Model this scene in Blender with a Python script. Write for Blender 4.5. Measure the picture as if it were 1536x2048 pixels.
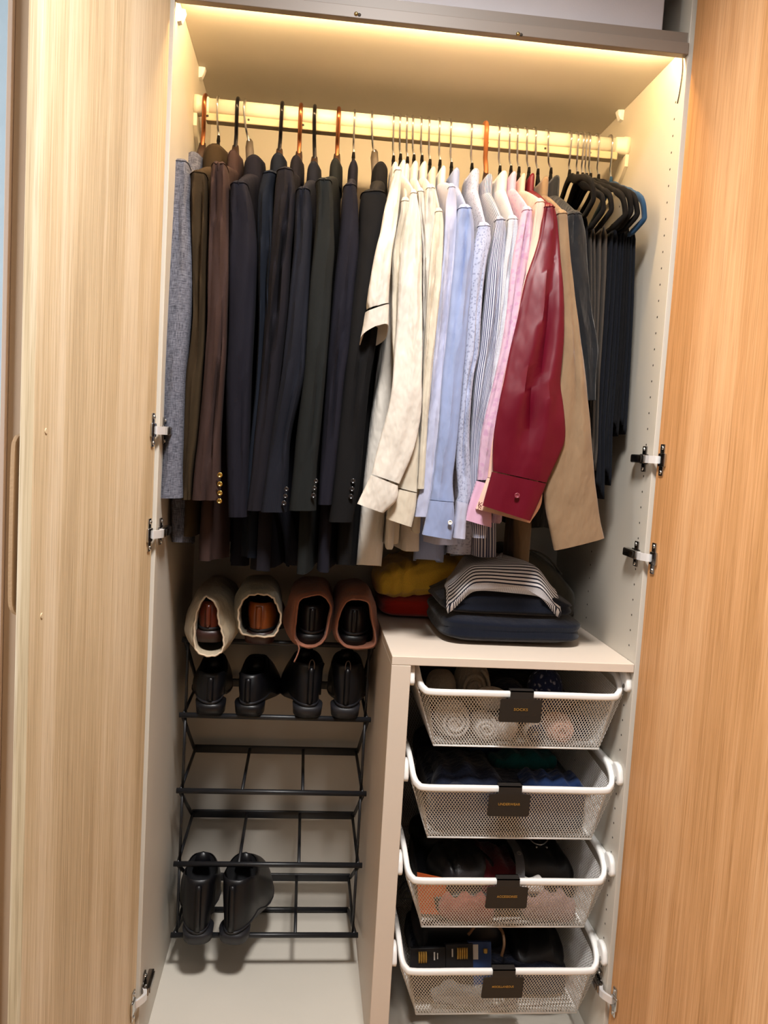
import bpy, bmesh, math, random
from mathutils import Vector, Matrix, noise

for o in list(bpy.data.objects):
    bpy.data.objects.remove(o)
scene = bpy.context.scene
COL = scene.collection
PI = math.pi

# ------------------------------------------------------------------ camera
# World frame: x along the wardrobe front (0 = inner face of left side panel, 0.963 = right one),
# y = depth (0 = front edges, 0.56 = back panel), z = up (0 = top of the bottom panel), metres.
CAM = (0.2765, -1.5749, 1.2737)
YAW, PITCH, ROLL, FPX = -0.09836, -0.08505, 0.05914, 1634.32
_fw = Vector((-math.sin(YAW) * math.cos(PITCH), math.cos(YAW) * math.cos(PITCH), math.sin(PITCH)))
_rt = Vector((math.cos(YAW), math.sin(YAW), 0.0))
_up = _rt.cross(_fw)
_r2 = _rt * math.cos(ROLL) + _up * math.sin(ROLL)
_u2 = _up * math.cos(ROLL) - _rt * math.sin(ROLL)
cam_data = bpy.data.cameras.new('camera')
cam = bpy.data.objects.new('camera', cam_data)
COL.objects.link(cam)
cam.matrix_world = Matrix(((_r2.x, _u2.x, -_fw.x, CAM[0]), (_r2.y, _u2.y, -_fw.y, CAM[1]),
                           (_r2.z, _u2.z, -_fw.z, CAM[2]), (0, 0, 0, 1)))
cam_data.sensor_fit = 'AUTO'
cam_data.sensor_width = 36.0
cam_data.lens = FPX / 2048.0 * 36.0
cam_data.clip_start = 0.05
scene.camera = cam

# ------------------------------------------------------------------ world, lamps, exposure
world = bpy.data.worlds.new('room_air')
scene.world = world
world.use_nodes = True
world.node_tree.nodes['Background'].inputs[0].default_value = (0.75, 0.86, 1.0, 1)
world.node_tree.nodes['Background'].inputs[1].default_value = 0.04
scene.view_settings.view_transform = 'Standard'
scene.view_settings.look = 'None'
scene.view_settings.exposure = 0.0
scene.view_settings.gamma = 1.0
scene.view_settings.use_curve_mapping = False


def area_lamp(name, loc, target, size, size_y, watts, color, spread=PI):
    ld = bpy.data.lights.new(name, 'AREA')
    ld.shape = 'RECTANGLE'
    ld.size, ld.size_y = size, size_y
    ld.energy = watts
    ld.color = color
    ld.spread = spread
    o = bpy.data.objects.new(name, ld)
    COL.objects.link(o)
    o.location = loc
    o.rotation_euler = (Vector(target) - Vector(loc)).to_track_quat('-Z', 'Y').to_euler()
    return o


# ceiling downlight before the wardrobe, added front fill, daylight from an unseen window on the left
area_lamp('ceiling_downlight', (0.42, -0.92, 2.58), (0.44, -0.42, 0.3), 0.30, 0.30, 28.0, (1.0, 0.97, 0.94), math.radians(115))
area_lamp('front_fill_light', (0.5, -1.9, 2.5), (0.5, 0.0, 0.9), 0.8, 0.8, 3.0, (1.0, 0.98, 0.96))  # added soft fill for the fronts, not a ceiling fixture
area_lamp('window_daylight', (-1.77, -0.9, 1.5), (0.0, -0.4, 1.3), 1.3, 1.5, 70.0, (0.88, 0.95, 1.0))


# ------------------------------------------------------------------ helpers
def lin(h):
    h = h.lstrip('#')
    out = []
    for i in (0, 2, 4):
        c = int(h[i:i + 2], 16) / 255.0
        out.append(c / 12.92 if c <= 0.04045 else ((c + 0.055) / 1.055) ** 2.4)
    return out + [1.0]


def at(u, v, y=None, x=None, z=None):
    """A measurement taken in the photograph -> the point in the room, given the plane it lies in."""
    d = _fw + _r2 * ((u - 768) / FPX) - _u2 * ((v - 1024) / FPX)
    o = Vector(CAM)
    t = (y - o.y) / d.y if y is not None else (x - o.x) / d.x if x is not None else (z - o.z) / d.z
    return o + d * t


def lerp(a, b, t):
    return a + (b - a) * t


def sstep(a, b, x):
    t = min(1.0, max(0.0, (x - a) / (b - a)))
    return t * t * (3 - 2 * t)


def spw(c, e):
    return math.copysign(abs(c) ** e, c)


def rnd_seq(seed):
    return random.Random(seed)


def crom(pts, n):
    """Catmull-Rom through tuples/Vectors, n samples."""
    pts = [Vector(p) for p in pts]
    m = len(pts) - 1
    out = []
    for k in range(n):
        t = k / (n - 1) * m
        i = min(int(t), m - 1)
        f = t - i
        p1, p2 = pts[i], pts[i + 1]
        p0 = pts[i - 1] if i > 0 else p1 * 2 - p2
        p3 = pts[i + 2] if i + 2 <= m else p2 * 2 - p1
        out.append(0.5 * ((2 * p1) + (p2 - p0) * f + (2 * p0 - 5 * p1 + 4 * p2 - p3) * f * f
                          + (3 * p1 - p0 - 3 * p2 + p3) * f * f * f))
    return out


class MB:
    """Collects geometry for ONE mesh object."""

    def __init__(self):
        self.v, self.f, self.uv, self.mi = [], [], [], []
        self.cur = 0

    def face(self, idx, uv=None):
        self.f.append(idx)
        self.uv.append(uv)
        self.mi.append(self.cur)

    def box(self, x0, x1, y0, y1, z0, z1, bev=0.0):
        if bev <= 0:
            b = len(self.v)
            self.v += [(x, y, z) for z in (z0, z1) for y in (y0, y1) for x in (x0, x1)]
            for q in ((0, 2, 3, 1), (4, 5, 7, 6), (0, 1, 5, 4), (1, 3, 7, 5), (3, 2, 6, 7), (2, 0, 4, 6)):
                self.face([b + i for i in q])
            return self
        bm = bmesh.new()
        bmesh.ops.create_cube(bm, size=1.0)
        for w in bm.verts:
            w.co = Vector(((x0 + x1) / 2 + w.co.x * (x1 - x0), (y0 + y1) / 2 + w.co.y * (y1 - y0),
                           (z0 + z1) / 2 + w.co.z * (z1 - z0)))
        bmesh.ops.bevel(bm, geom=list(bm.edges), offset=bev, segments=2, affect='EDGES', profile=0.5)
        self.bm(bm)
        return self

    def bm(self, bm, M=None):
        b = len(self.v)
        bm.verts.ensure_lookup_table()
        for w in bm.verts:
            self.v.append(tuple(M @ w.co if M else w.co))
        for f in bm.faces:
            self.face([b + w.index for w in f.verts])
        bm.free()

    def loft(self, rings, closed=True, cap0=False, cap1=False, flip=False):
        """rings: list of equally long point lists. UVs in metres (around, along)."""
        n = len(rings[0])
        b = len(self.v)
        for r in rings:
            self.v += [tuple(p) for p in r]
        mid = rings[len(rings) // 2]
        per = [0.0]
        for j in range(n):
            per.append(per[-1] + (Vector(mid[(j + 1) % n]) - Vector(mid[j])).length)
        al = [0.0]
        for i in range(len(rings) - 1):
            a = sum((Vector(p) for p in rings[i]), Vector()) / n
            c = sum((Vector(p) for p in rings[i + 1]), Vector()) / n
            al.append(al[-1] + max((c - a).length, 1e-5))
        for i in range(len(rings) - 1):
            for j in range(n if closed else n - 1):
                k = (j + 1) % n
                q = [b + i * n + j, b + i * n + k, b + (i + 1) * n + k, b + (i + 1) * n + j]
                uv = [(per[j], al[i]), (per[j + 1], al[i]), (per[j + 1], al[i + 1]), (per[j], al[i + 1])]
                if flip:
                    q.reverse(); uv.reverse()
                self.face(q, uv)
        for flag, base, rev in ((cap0, b, not flip), (cap1, b + (len(rings) - 1) * n, flip)):
            if flag:
                idx = [base + j for j in range(n)]
                if rev:
                    idx.reverse()
                self.face(idx)
        return self

    def tube(self, path, r, n=8, closed=False, flat=1.0, caps=True):
        """round (or flattened) tube along a path; r may be a list."""
        P = [Vector(p) for p in path]
        m = len(P)
        rings = []
        up = None
        for i in range(m):
            a = P[(i - 1) % m] if (i > 0 or closed) else P[i]
            c = P[(i + 1) % m] if (i < m - 1 or closed) else P[i]
            t = (c - a).normalized()
            if up is None:
                ref = Vector((0, 0, 1)) if abs(t.z) < 0.9 else Vector((1, 0, 0))
                up = (ref - t * ref.dot(t)).normalized()
            else:
                up = (up - t * up.dot(t)).normalized()
            sd = t.cross(up)
            rr = r[i] if isinstance(r, (list, tuple)) else r
            rings.append([P[i] + up * (rr * flat * math.cos(2 * PI * k / n)) + sd * (rr * math.sin(2 * PI * k / n))
                          for k in range(n)])
        if closed:
            rings.append(rings[0])
        return self.loft(rings, True, caps and not closed, caps and not closed)

    def cyl(self, c0, c1, r, n=16, r1=None):
        return self.tube([c0, c1], [r, r if r1 is None else r1], n)

    def slab(self, cx, cy, cz, lx, ly, lz, ex=0.35, ez=0.7, nu=40, nv=14, fn=None):
        """soft superellipsoid (folded cloth, balls of socks)."""
        rings = []
        for i in range(nv + 1):
            ph = -PI / 2 + PI * i / nv
            row = []
            for j in range(nu):
                th = 2 * PI * j / nu
                x = lx / 2 * spw(math.cos(ph), ez) * spw(math.cos(th), ex)
                y = ly / 2 * spw(math.cos(ph), ez) * spw(math.sin(th), ex)
                z = lz / 2 * spw(math.sin(ph), ez)
                p = Vector((x, y, z))
                if fn:
                    p = fn(p, x / (lx / 2), y / (ly / 2), z / (lz / 2))
                row.append((cx + p.x, cy + p.y, cz + p.z))
            rings.append(row)
        return self.loft(rings, True, True, True)

    def build(self, name, mat, parent=None, smooth=True, origin=None):
        me = bpy.data.meshes.new(name)
        org = Vector(origin) if origin is not None else (ORG[parent] if parent is not None else Vector((0, 0, 0)))
        me.from_pydata([tuple(Vector(p) - org) for p in self.v], [], self.f)
        if any(u is not None for u in self.uv):
            lay = me.uv_layers.new(name='UVMap')
            k = 0
            for f, uv in zip(self.f, self.uv):
                for i in range(len(f)):
                    if uv is not None:
                        lay.data[k].uv = uv[i]
                    k += 1
        for m in (mat if isinstance(mat, (list, tuple)) else [mat]):
            me.materials.append(m)
        for p, mi in zip(me.polygons, self.mi):
            p.use_smooth = smooth
            p.material_index = mi
        me.update()
        o = bpy.data.objects.new(name, me)
        COL.objects.link(o)
        if parent is not None:
            o.parent = parent
        elif origin is not None:
            o.location = org
        ORG[o] = org
        return o


ORG = {}


def thing(name, loc, label, cat, group=None):
    o = bpy.data.objects.new(name, None)
    o.empty_display_size = 0.03
    COL.objects.link(o)
    o.location = loc
    ORG[o] = Vector(loc)
    tag(o, label, cat, group)
    return o


def tag(o, label=None, cat=None, group=None, kind=None):
    for k, val in (('label', label), ('category', cat), ('group', group), ('kind', kind)):
        if val:
            o[k] = val
    return o


def sharp(o, angle=35):
    """flat/smooth split by angle, cheap (no modifiers)"""
    me = o.data
    bm = bmesh.new()
    bm.from_mesh(me)
    for e in bm.edges:
        if len(e.link_faces) == 2 and e.calc_face_angle(0) > math.radians(angle):
            e.smooth = False
    bm.to_mesh(me)
    bm.free()
    return o


def lettering(text, name, mat, parent, width, height, M, depth=0.0004, bold=0.0):
    """flat printed words: Blender's built-in font turned into a mesh, fitted to width x height, placed by M"""
    cu = bpy.data.curves.new(name, 'FONT')
    cu.body = text
    cu.align_x, cu.align_y = 'CENTER', 'CENTER'
    cu.extrude = 0.01
    cu.offset = bold
    cu.resolution_u = 3
    tmp = bpy.data.objects.new(name, cu)
    COL.objects.link(tmp)
    bpy.context.view_layer.update()
    me = bpy.data.meshes.new_from_object(tmp.evaluated_get(bpy.context.evaluated_depsgraph_get()))
    bpy.data.objects.remove(tmp)
    bpy.data.curves.remove(cu)
    xs = [w.co.x for w in me.vertices]; ys = [w.co.y for w in me.vertices]
    cx, cy = (min(xs) + max(xs)) / 2, (min(ys) + max(ys)) / 2
    sx, sy = width / (max(xs) - min(xs)), height / (max(ys) - min(ys))
    org = ORG[parent]
    for w in me.vertices:
        w.co = M @ Vector(((w.co.x - cx) * sx, (w.co.y - cy) * sy, depth if w.co.z > 0 else 0)) - org
    me.materials.append(mat)
    me.name = name
    o = bpy.data.objects.new(name, me)
    COL.objects.link(o)
    o.parent = parent
    ORG[o] = org
    return o

# ------------------------------------------------------------------ materials
class NT:
    def __init__(self, name):
        self.m = bpy.data.materials.new(name)
        self.m.use_nodes = True
        self.t = self.m.node_tree
        self.b = self.t.nodes['Principled BSDF']

    def n(self, typ, **kw):
        nd = self.t.nodes.new(typ)
        for k, v in kw.items():
            if k in nd.inputs:
                nd.inputs[k].default_value = v
            else:
                setattr(nd, k, v)
        return nd

    def l(self, a, b):
        self.t.links.new(a, b)

    def math(self, op, a, b=None, c=None):
        nd = self.n('ShaderNodeMath', operation=op)
        for i, x in enumerate((a, b, c)):
            if x is None:
                continue
            if isinstance(x, (int, float)):
                nd.inputs[i].default_value = x
            else:
                self.l(x, nd.inputs[i])
        return nd.outputs[0]

    def mix(self, fac, a, b):
        nd = self.n('ShaderNodeMix', data_type='RGBA')
        for i, x in ((0, fac), (6, a), (7, b)):
            if isinstance(x, (int, float)):
                nd.inputs[i].default_value = x
            elif isinstance(x, (list, tuple)):
                nd.inputs[i].default_value = x
            else:
                self.l(x, nd.inputs[i])
        return nd.outputs[2]

    def ramp(self, fac, stops):
        nd = self.n('ShaderNodeValToRGB')
        cr = nd.color_ramp
        while len(cr.elements) < len(stops):
            cr.elements.new(0.5)
        for e, (p, c) in zip(cr.elements, stops):
            e.position = p
            e.color = c
        self.l(fac, nd.inputs[0])
        return nd.outputs[0]

    def noise(self, vec, scale, detail=3.0, rough=0.55, mp=None):
        if mp:
            m = self.n('ShaderNodeMapping')
            m.inputs['Scale'].default_value = mp[:3]
            if len(mp) > 3:
                m.inputs['Rotation'].default_value = mp[3:6]
            self.l(vec, m.inputs[0])
            vec = m.outputs[0]
        nd = self.n('ShaderNodeTexNoise', Scale=scale, Detail=detail, Roughness=rough)
        self.l(vec, nd.inputs['Vector'])
        return nd.outputs[0]

    def bump(self, h, strength, dist, prev=None):
        nd = self.n('ShaderNodeBump', Strength=strength, Distance=dist)
        self.l(h, nd.inputs['Height'])
        if prev is not None:
            self.l(prev, nd.inputs['Normal'])
        return nd.outputs[0]

    def co(self, which='Object'):
        return self.n('ShaderNodeTexCoord').outputs[which]

    def fin(self, col=None, rough=0.5, metal=0.0, normal=None, sheen=0.0, spec=0.5, coat=0.0):
        b = self.b
        if col is not None:
            if isinstance(col, (list, tuple)):
                b.inputs['Base Color'].default_value = col
            else:
                self.l(col, b.inputs['Base Color'])
        if isinstance(rough, (int, float)):
            b.inputs['Roughness'].default_value = rough
        else:
            self.l(rough, b.inputs['Roughness'])
        b.inputs['Metallic'].default_value = metal
        b.inputs['Specular IOR Level'].default_value = spec
        b.inputs['Sheen Weight'].default_value = sheen
        b.inputs['Coat Weight'].default_value = coat
        if normal is not None:
            self.l(normal, b.inputs['Normal'])
        return self.m


def plain(name, col, rough=0.5, metal=0.0, grain=0.0, gscale=300, spec=0.5, coat=0.0, tone=0.05):
    k = NT(name)
    co = k.co()
    base = lin(col) if isinstance(col, str) else col
    nz = k.noise(co, 6.0, 4.0)
    dark = [c * (1 - tone) for c in base[:3]] + [1]
    lite = [min(1, c * (1 + tone)) for c in base[:3]] + [1]
    c = k.ramp(nz, [(0.3, dark), (0.7, lite)])
    nrm = k.bump(k.noise(co, gscale, 2.0), grain, 0.002) if grain else None
    return k.fin(c, rough, metal, nrm, spec=spec, coat=coat)


def oak(name, stops, rough=0.5):
    k = NT(name)
    co = k.co()
    broad = k.noise(co, 1.0, 4.0, 0.6, (26, 26, 0.9))
    fine = k.noise(co, 1.0, 5.0, 0.65, (230, 230, 3.2))
    pore = k.noise(co, 1.0, 2.0, 0.5, (620, 620, 9.0))
    # cathedral figure: rings bent by a slow noise
    wv = k.n('ShaderNodeTexWave', wave_type='BANDS', bands_direction='X', Scale=1.0, Distortion=5.5, Detail=3.0)
    wv.inputs['Detail Scale'].default_value = 1.4
    mp = k.n('ShaderNodeMapping')
    mp.inputs['Scale'].default_value = (9, 9, 0.55)
    k.l(co, mp.inputs[0]); k.l(mp.outputs[0], wv.inputs['Vector'])
    t = k.math('ADD', k.math('MULTIPLY', broad, 0.24), k.math('MULTIPLY', fine, 0.56))
    t = k.math('ADD', t, k.math('MULTIPLY', wv.outputs[1], 0.18))
    c = k.ramp(t, stops)
    pm = k.ramp(pore, [(0.36, (0.80, 0.77, 0.73, 1)), (0.46, (1, 1, 1, 1))])
    mx = k.n('ShaderNodeMix', data_type='RGBA', blend_type='MULTIPLY')
    mx.inputs[0].default_value = 0.9
    k.l(c, mx.inputs[6]); k.l(pm, mx.inputs[7])
    nrm = k.bump(fine, 0.12, 0.002)
    return k.fin(mx.outputs[2], rough, 0, nrm, spec=0.35)


def cloth(name, col, rough=0.85, weave=900, wrinkle=0.35, wscale=1.0, sheen=0.15, pat=None, tone=0.10, fine=0.12, col2=None,
          spec=0.16):
    """woven cloth: fine thread grain, soft creases, optional woven/printed pattern in metric UVs"""
    k = NT(name)
    uv = k.co('UV')
    ob = k.co('Object')
    base = lin(col)
    g = k.noise(uv, weave, 2.0)
    lo = [c * (1 - tone) for c in base[:3]] + [1]
    hi = [min(1, c * (1 + tone)) for c in base[:3]] + [1]
    c = k.ramp(g, [(0.35, lo), (0.65, hi)])
    sep = k.n('ShaderNodeSeparateXYZ')
    k.l(uv, sep.inputs[0])
    U, V = sep.outputs[0], sep.outputs[1]
    if pat:
        kind = pat[0]
        c2 = lin(pat[1])
        if kind == 'stripe_u':
            fr = k.math('FRACT', k.math('DIVIDE', U, pat[2]))
            msk = k.ramp(fr, [(pat[3] - 0.06, (1, 1, 1, 1)), (pat[3] + 0.06, (0, 0, 0, 1))])
            c = k.mix(msk, c, c2)
        elif kind == 'stripe_v':
            fr = k.math('FRACT', k.math('DIVIDE', V, pat[2]))
            msk = k.ramp(fr, [(pat[3] - 0.05, (1, 1, 1, 1)), (pat[3] + 0.05, (0, 0, 0, 1))])
            c = k.mix(msk, c, c2)
        elif kind == 'check':
            a = k.math('LESS_THAN', k.math('FRACT', k.math('DIVIDE', U, pat[2])), pat[3])
            b2 = k.math('LESS_THAN', k.math('FRACT', k.math('DIVIDE', V, pat[2])), pat[3])
            c = k.mix(k.math('MULTIPLY', k.math('ADD', a, b2), 0.42), c, c2)
        elif kind == 'floral':
            vo = k.n('ShaderNodeTexVoronoi', Scale=pat[2])
            warp = k.n('ShaderNodeVectorMath', operation='ADD')
            nz = k.n('ShaderNodeTexNoise', Scale=pat[2] * 1.3, Detail=2.0)
            k.l(uv, nz.inputs['Vector'])
            sc = k.n('ShaderNodeVectorMath', operation='SCALE')
            sc.inputs['Scale'].default_value = 0.9 / pat[2]
            k.l(nz.outputs[1], sc.inputs[0])
            k.l(uv, warp.inputs[0]); k.l(sc.outputs[0], warp.inputs[1])
            k.l(warp.outputs[0], vo.inputs['Vector'])
            msk = k.ramp(vo.outputs[0], [(pat[3], (1, 1, 1, 1)), (pat[3] + 0.12, (0, 0, 0, 1))])
            c = k.mix(k.math('MULTIPLY', msk, pat[4] if len(pat) > 4 else 0.8), c, c2)
        elif kind == 'tweed':
            a = k.noise(uv, 1.0, 3.0, 0.7, (900, 60, 1))
            b2 = k.noise(uv, 1.0, 3.0, 0.7, (60, 700, 1))
            t = k.math('MULTIPLY', k.math('ADD', a, b2), 0.5)
            msk = k.ramp(t, [(0.40, (0, 0, 0, 1)), (0.62, (1, 1, 1, 1))])
            c = k.mix(msk, c, c2)
    # soft creases: stretched noises running slightly aslant
    w1 = k.noise(ob, 1.0, 3.0, 0.55, (22 * wscale, 22 * wscale, 9 * wscale, 0.25, 0.5, 0.0))
    w2 = k.noise(ob, 1.0, 2.0, 0.5, (60 * wscale, 60 * wscale, 26 * wscale, -0.3, -0.6, 0.0))
    nrm = k.bump(w1, wrinkle, 0.02)
    nrm = k.bump(w2, wrinkle * 0.5, 0.008, nrm)
    nrm = k.bump(g, fine, 0.0012, nrm)
    return k.fin(c, rough, 0, nrm, sheen=sheen, spec=spec)


def emitter(name, col, strength):
    k = NT(name)
    k.b.inputs['Base Color'].default_value = (0.8, 0.8, 0.8, 1)
    k.b.inputs['Emission Color'].default_value = col
    k.b.inputs['Emission Strength'].default_value = strength
    return k.m


M = {}
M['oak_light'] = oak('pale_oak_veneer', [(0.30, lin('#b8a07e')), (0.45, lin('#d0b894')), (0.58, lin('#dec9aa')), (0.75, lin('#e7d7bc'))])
M['oak_warm_lit'] = oak('oak_veneer_warm_lit', [(0.30, lin('#b07f4e')), (0.47, lin('#c89463')), (0.60, lin('#d4a374')), (0.75, lin('#dcb084'))])  # warmer, dimmer light on the right door put into this darker oak tone
M['carcass'] = plain('greige_melamine', '#cdc6ba', 0.45, grain=0.05, tone=0.02)
M['carcass_lit'] = plain('greige_melamine_lit', '#d6c8b9', 0.5, tone=0.02)  # paler tone puts the bright light on the divider's front into the colour
M['back'] = plain('greige_back_board', '#c4bdb2', 0.55, tone=0.02)
M['fascia'] = plain('taupe_light_bar', '#7d7167', 0.45, tone=0.02)
M['led'] = emitter('warm_led_diffuser', (1.0, 0.68, 0.33, 1), 310.0)
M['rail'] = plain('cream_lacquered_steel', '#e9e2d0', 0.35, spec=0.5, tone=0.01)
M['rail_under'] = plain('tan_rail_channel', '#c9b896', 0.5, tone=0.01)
M['white_metal'] = plain('white_powder_coat', '#e9e9e6', 0.4, tone=0.01)
M['white_plastic'] = plain('white_plastic', '#ecebe8', 0.35, tone=0.01)
M['chrome'] = plain('nickel_plated_steel', '#c9c9c9', 0.18, 1.0, tone=0.02)
M['chrome_dark'] = plain('shaded_nickel', '#8f8a86', 0.22, 1.0, tone=0.03)
M['link'] = plain('nickel_link_lit', '#e6e6e8', 0.42, 0.5, tone=0.02)  # white reflection on the link put into a paler, half-metal colour
M['silver'] = plain('bright_steel_wire', '#d8d8d6', 0.25, 1.0, tone=0.02)
M['copper'] = plain('copper_steel', '#a86a46', 0.3, 1.0, tone=0.04)
M['black_hook'] = plain('black_chrome', '#2a282a', 0.22, 0.8, tone=0.03)
M['wood_hook'] = plain('orange_copper_flat_hook', '#a5653a', 0.45, 0.4, tone=0.04)
M['velvet_black'] = cloth('black_velvet', '#12100f', 0.95, 1500, 0.0, sheen=0.0)
M['velvet_blue'] = cloth('blue_velvet', '#22405e', 0.95, 1500, 0.0, sheen=0.1)
M['grey_wood'] = plain('grey_wood_hanger', '#5b534c', 0.5)
M['dark_wood'] = plain('dark_wood_hanger', '#3a2a22', 0.45)
M['hole'] = plain('drilled_hole', '#3a332b', 0.8)
M['screw'] = plain('screw_brass', '#b69b64', 0.3, 1.0)
M['black_rod'] = plain('black_powder_coat', '#15161a', 0.42, spec=0.5)
M['label'] = plain('black_label_plastic', '#221f1d', 0.5, grain=0.05)
M['gold'] = plain('gold_foil', '#c9a253', 0.35, 0.6)
M['wall_daylit'] = plain('blue_daylit_wall', '#cfe4f2', 0.8)  # blue of the daylight put into the wall colour
M['wall'] = plain('white_wall', '#aaa59e', 0.85)
M['ceiling'] = plain('white_ceiling', '#c9c6c1', 0.9)
M['floor'] = oak('oak_floorboards', [(0.3, lin('#8a6a48')), (0.5, lin('#a98660')), (0.7, lin('#bf9d78'))])
M['beige_panel'] = plain('beige_cabinet_panel', '#c2a68c', 0.5, tone=0.02)
M['beige_edge'] = plain('beige_cabinet_edge', '#d3b8a6', 0.5, tone=0.02)
M['handle'] = plain('tan_leather_handle', '#b08d68', 0.55, grain=0.2)
M['box_grey'] = plain('grey_storage_box', '#b3afb4', 0.7, grain=0.1)
# jackets
M['tweed'] = cloth('blue_grey_tweed', '#33353f', 0.95, 1200, 0.12, pat=('tweed', '#7f808c'), sheen=0.0, tone=0.2)
M['olive'] = cloth('olive_brown_corduroy', '#35291a', 0.92, 900, 0.2, sheen=0.0)
M['brown'] = cloth('plum_brown_wool', '#382926', 0.92, 900, 0.18, sheen=0.0)
M['navy_plum'] = cloth('navy_plum_wool', '#14131c', 0.9, 900, 0.15, sheen=0.0)
M['navy'] = cloth('navy_wool', '#10151f', 0.9, 900, 0.15, sheen=0.0)
M['charcoal'] = cloth('charcoal_wool', '#16141a', 0.9, 900, 0.15, sheen=0.0)
M['navy_rib'] = cloth('midnight_ribbed_wool', '#12141d', 0.9, 900, 0.15, sheen=0.0, pat=('stripe_u', '#191a22', 0.003, 0.5))
M['green_char'] = cloth('green_charcoal_wool', '#191b1b', 0.92, 900, 0.12, sheen=0.0)
M['char_plum'] = cloth('plum_charcoal_wool', '#17161f', 0.9, 900, 0.15, sheen=0.0)
M['black_wool'] = cloth('soft_black_wool', '#121112', 0.92, 900, 0.12, sheen=0.0)
# shirts
M['white'] = cloth('white_cotton', '#cac7c5', 0.8, 1400, 0.55, tone=0.03, fine=0.05)
M['white2'] = cloth('warm_white_cotton', '#ccc5bb', 0.75, 1400, 0.65, tone=0.03, fine=0.05)
M['cream'] = cloth('ecru_cotton', '#c7bdab', 0.8, 1400, 0.45, tone=0.03, fine=0.05)
M['lavender'] = cloth('pale_lavender_cotton', '#aeb0c6', 0.75, 1400, 0.55, tone=0.03, fine=0.05)
M['blue'] = cloth('light_blue_cotton', '#8794b8', 0.75, 1400, 0.35, tone=0.04, fine=0.05)
M['floral'] = cloth('grey_floral_cotton', '#a9aec5', 0.8, 1400, 0.4, pat=('floral', '#71758f', 170, 0.30, 0.6), fine=0.05)
M['stripe'] = cloth('navy_striped_cotton', '#c9cad8', 0.8, 1400, 0.35, pat=('stripe_u', '#3b4060', 0.0042, 0.5), fine=0.05)
M['check'] = cloth('fine_grey_check_cotton', '#dcdbe0', 0.8, 1400, 0.4, pat=('check', '#7c8197', 0.0030, 0.42), fine=0.05)
M['pink'] = cloth('pink_floral_cotton', '#c0a0b4', 0.8, 1400, 0.45, pat=('floral', '#b58bab', 80, 0.30, 0.7), fine=0.05)
M['pink_plain'] = cloth('pink_cotton', '#c99fb8', 0.8, 1400, 0.35, fine=0.05)
M['peach'] = cloth('peach_cotton', '#dab3a3', 0.8, 1400, 0.4, fine=0.05)
M['red'] = cloth('crimson_satin', '#5a041a', 0.42, 1600, 0.4, 0.45, sheen=0.0, tone=0.05, fine=0.03, spec=0.3)
M['tan'] = cloth('tan_cotton', '#836c53', 0.8, 1400, 0.4, tone=0.05, fine=0.06)
M['char_shirt'] = cloth('charcoal_cotton', '#1b1c1f', 0.85, 1400, 0.5, fine=0.06)
M['trouser_grey'] = cloth('taupe_grey_wool', '#433d38', 0.9, 900, 0.25, sheen=0.03)
M['trouser_black'] = cloth('black_trouser_wool', '#0e0e12', 0.9, 900, 0.25, sheen=0.03)
M['trouser_navy'] = cloth('dark_navy_trouser_wool', '#0f121a', 0.9, 900, 0.25, sheen=0.03)
M['button_dark'] = plain('dark_horn_button', '#17151a', 0.25, coat=0.5)
M['button_gold'] = plain('gilt_button', '#b99a55', 0.25, 1.0)
M['button_white'] = plain('pearl_button', '#dfe3e2', 0.25, coat=0.5)
M['button_red'] = plain('plum_button', '#7c3040', 0.3, coat=0.5)
M['thread'] = plain('maroon_thread', '#5c1d28', 0.9)
# shelf pile
M['yellow_knit'] = cloth('yellow_cable_knit', '#e6b53f', 0.95, 500, 0.15, sheen=0.3, fine=0.4)
M['red_knit'] = cloth('red_knit', '#b2281c', 0.95, 500, 0.15, sheen=0.3, fine=0.4)
M['navy_knit'] = cloth('navy_knit', '#0a101e', 0.95, 500, 0.2, sheen=0.2, fine=0.4)
M['breton'] = cloth('white_and_navy_striped_jersey', '#e6e4e8', 0.9, 900, 0.12, pat=('stripe_v', '#1b1e30', 0.0085, 0.42), fine=0.1)
M['olive_bag'] = cloth('olive_canvas', '#4f493e', 0.9, 700, 0.3, fine=0.2)
# shoes
M['linen_bag'] = cloth('natural_linen', '#b5a68e', 0.95, 900, 0.35, 1.6, fine=0.3)
M['grey_bag'] = cloth('grey_green_cotton', '#8d8776', 0.95, 900, 0.35, 1.6, fine=0.3)
M['rust_bag'] = cloth('rust_brown_flannel', '#94604b', 0.95, 900, 0.3, 1.6, fine=0.3)
M['cord'] = plain('pale_cord', '#cdb9a0', 0.9)
M['tan_leather'] = plain('polished_tan_leather', '#8a4416', 0.25, spec=0.6, tone=0.25, coat=0.3)
M['red_leather'] = plain('polished_mahogany_leather', '#5e2415', 0.25, spec=0.6, tone=0.2, coat=0.3)
M['brown_heel'] = plain('dark_brown_heel', '#38201d', 0.4)
M['black_leather'] = plain('black_leather', '#0d0d11', 0.38, spec=0.4, tone=0.15, coat=0.0)
M['black_suede'] = plain('black_sock_lining', '#0c0c10', 0.9)
M['dark_sole'] = plain('dark_rubber_sole', '#1b1b20', 0.5)
M['sole_tan'] = plain('insole_tan', '#4b3a30', 0.7)
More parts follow.
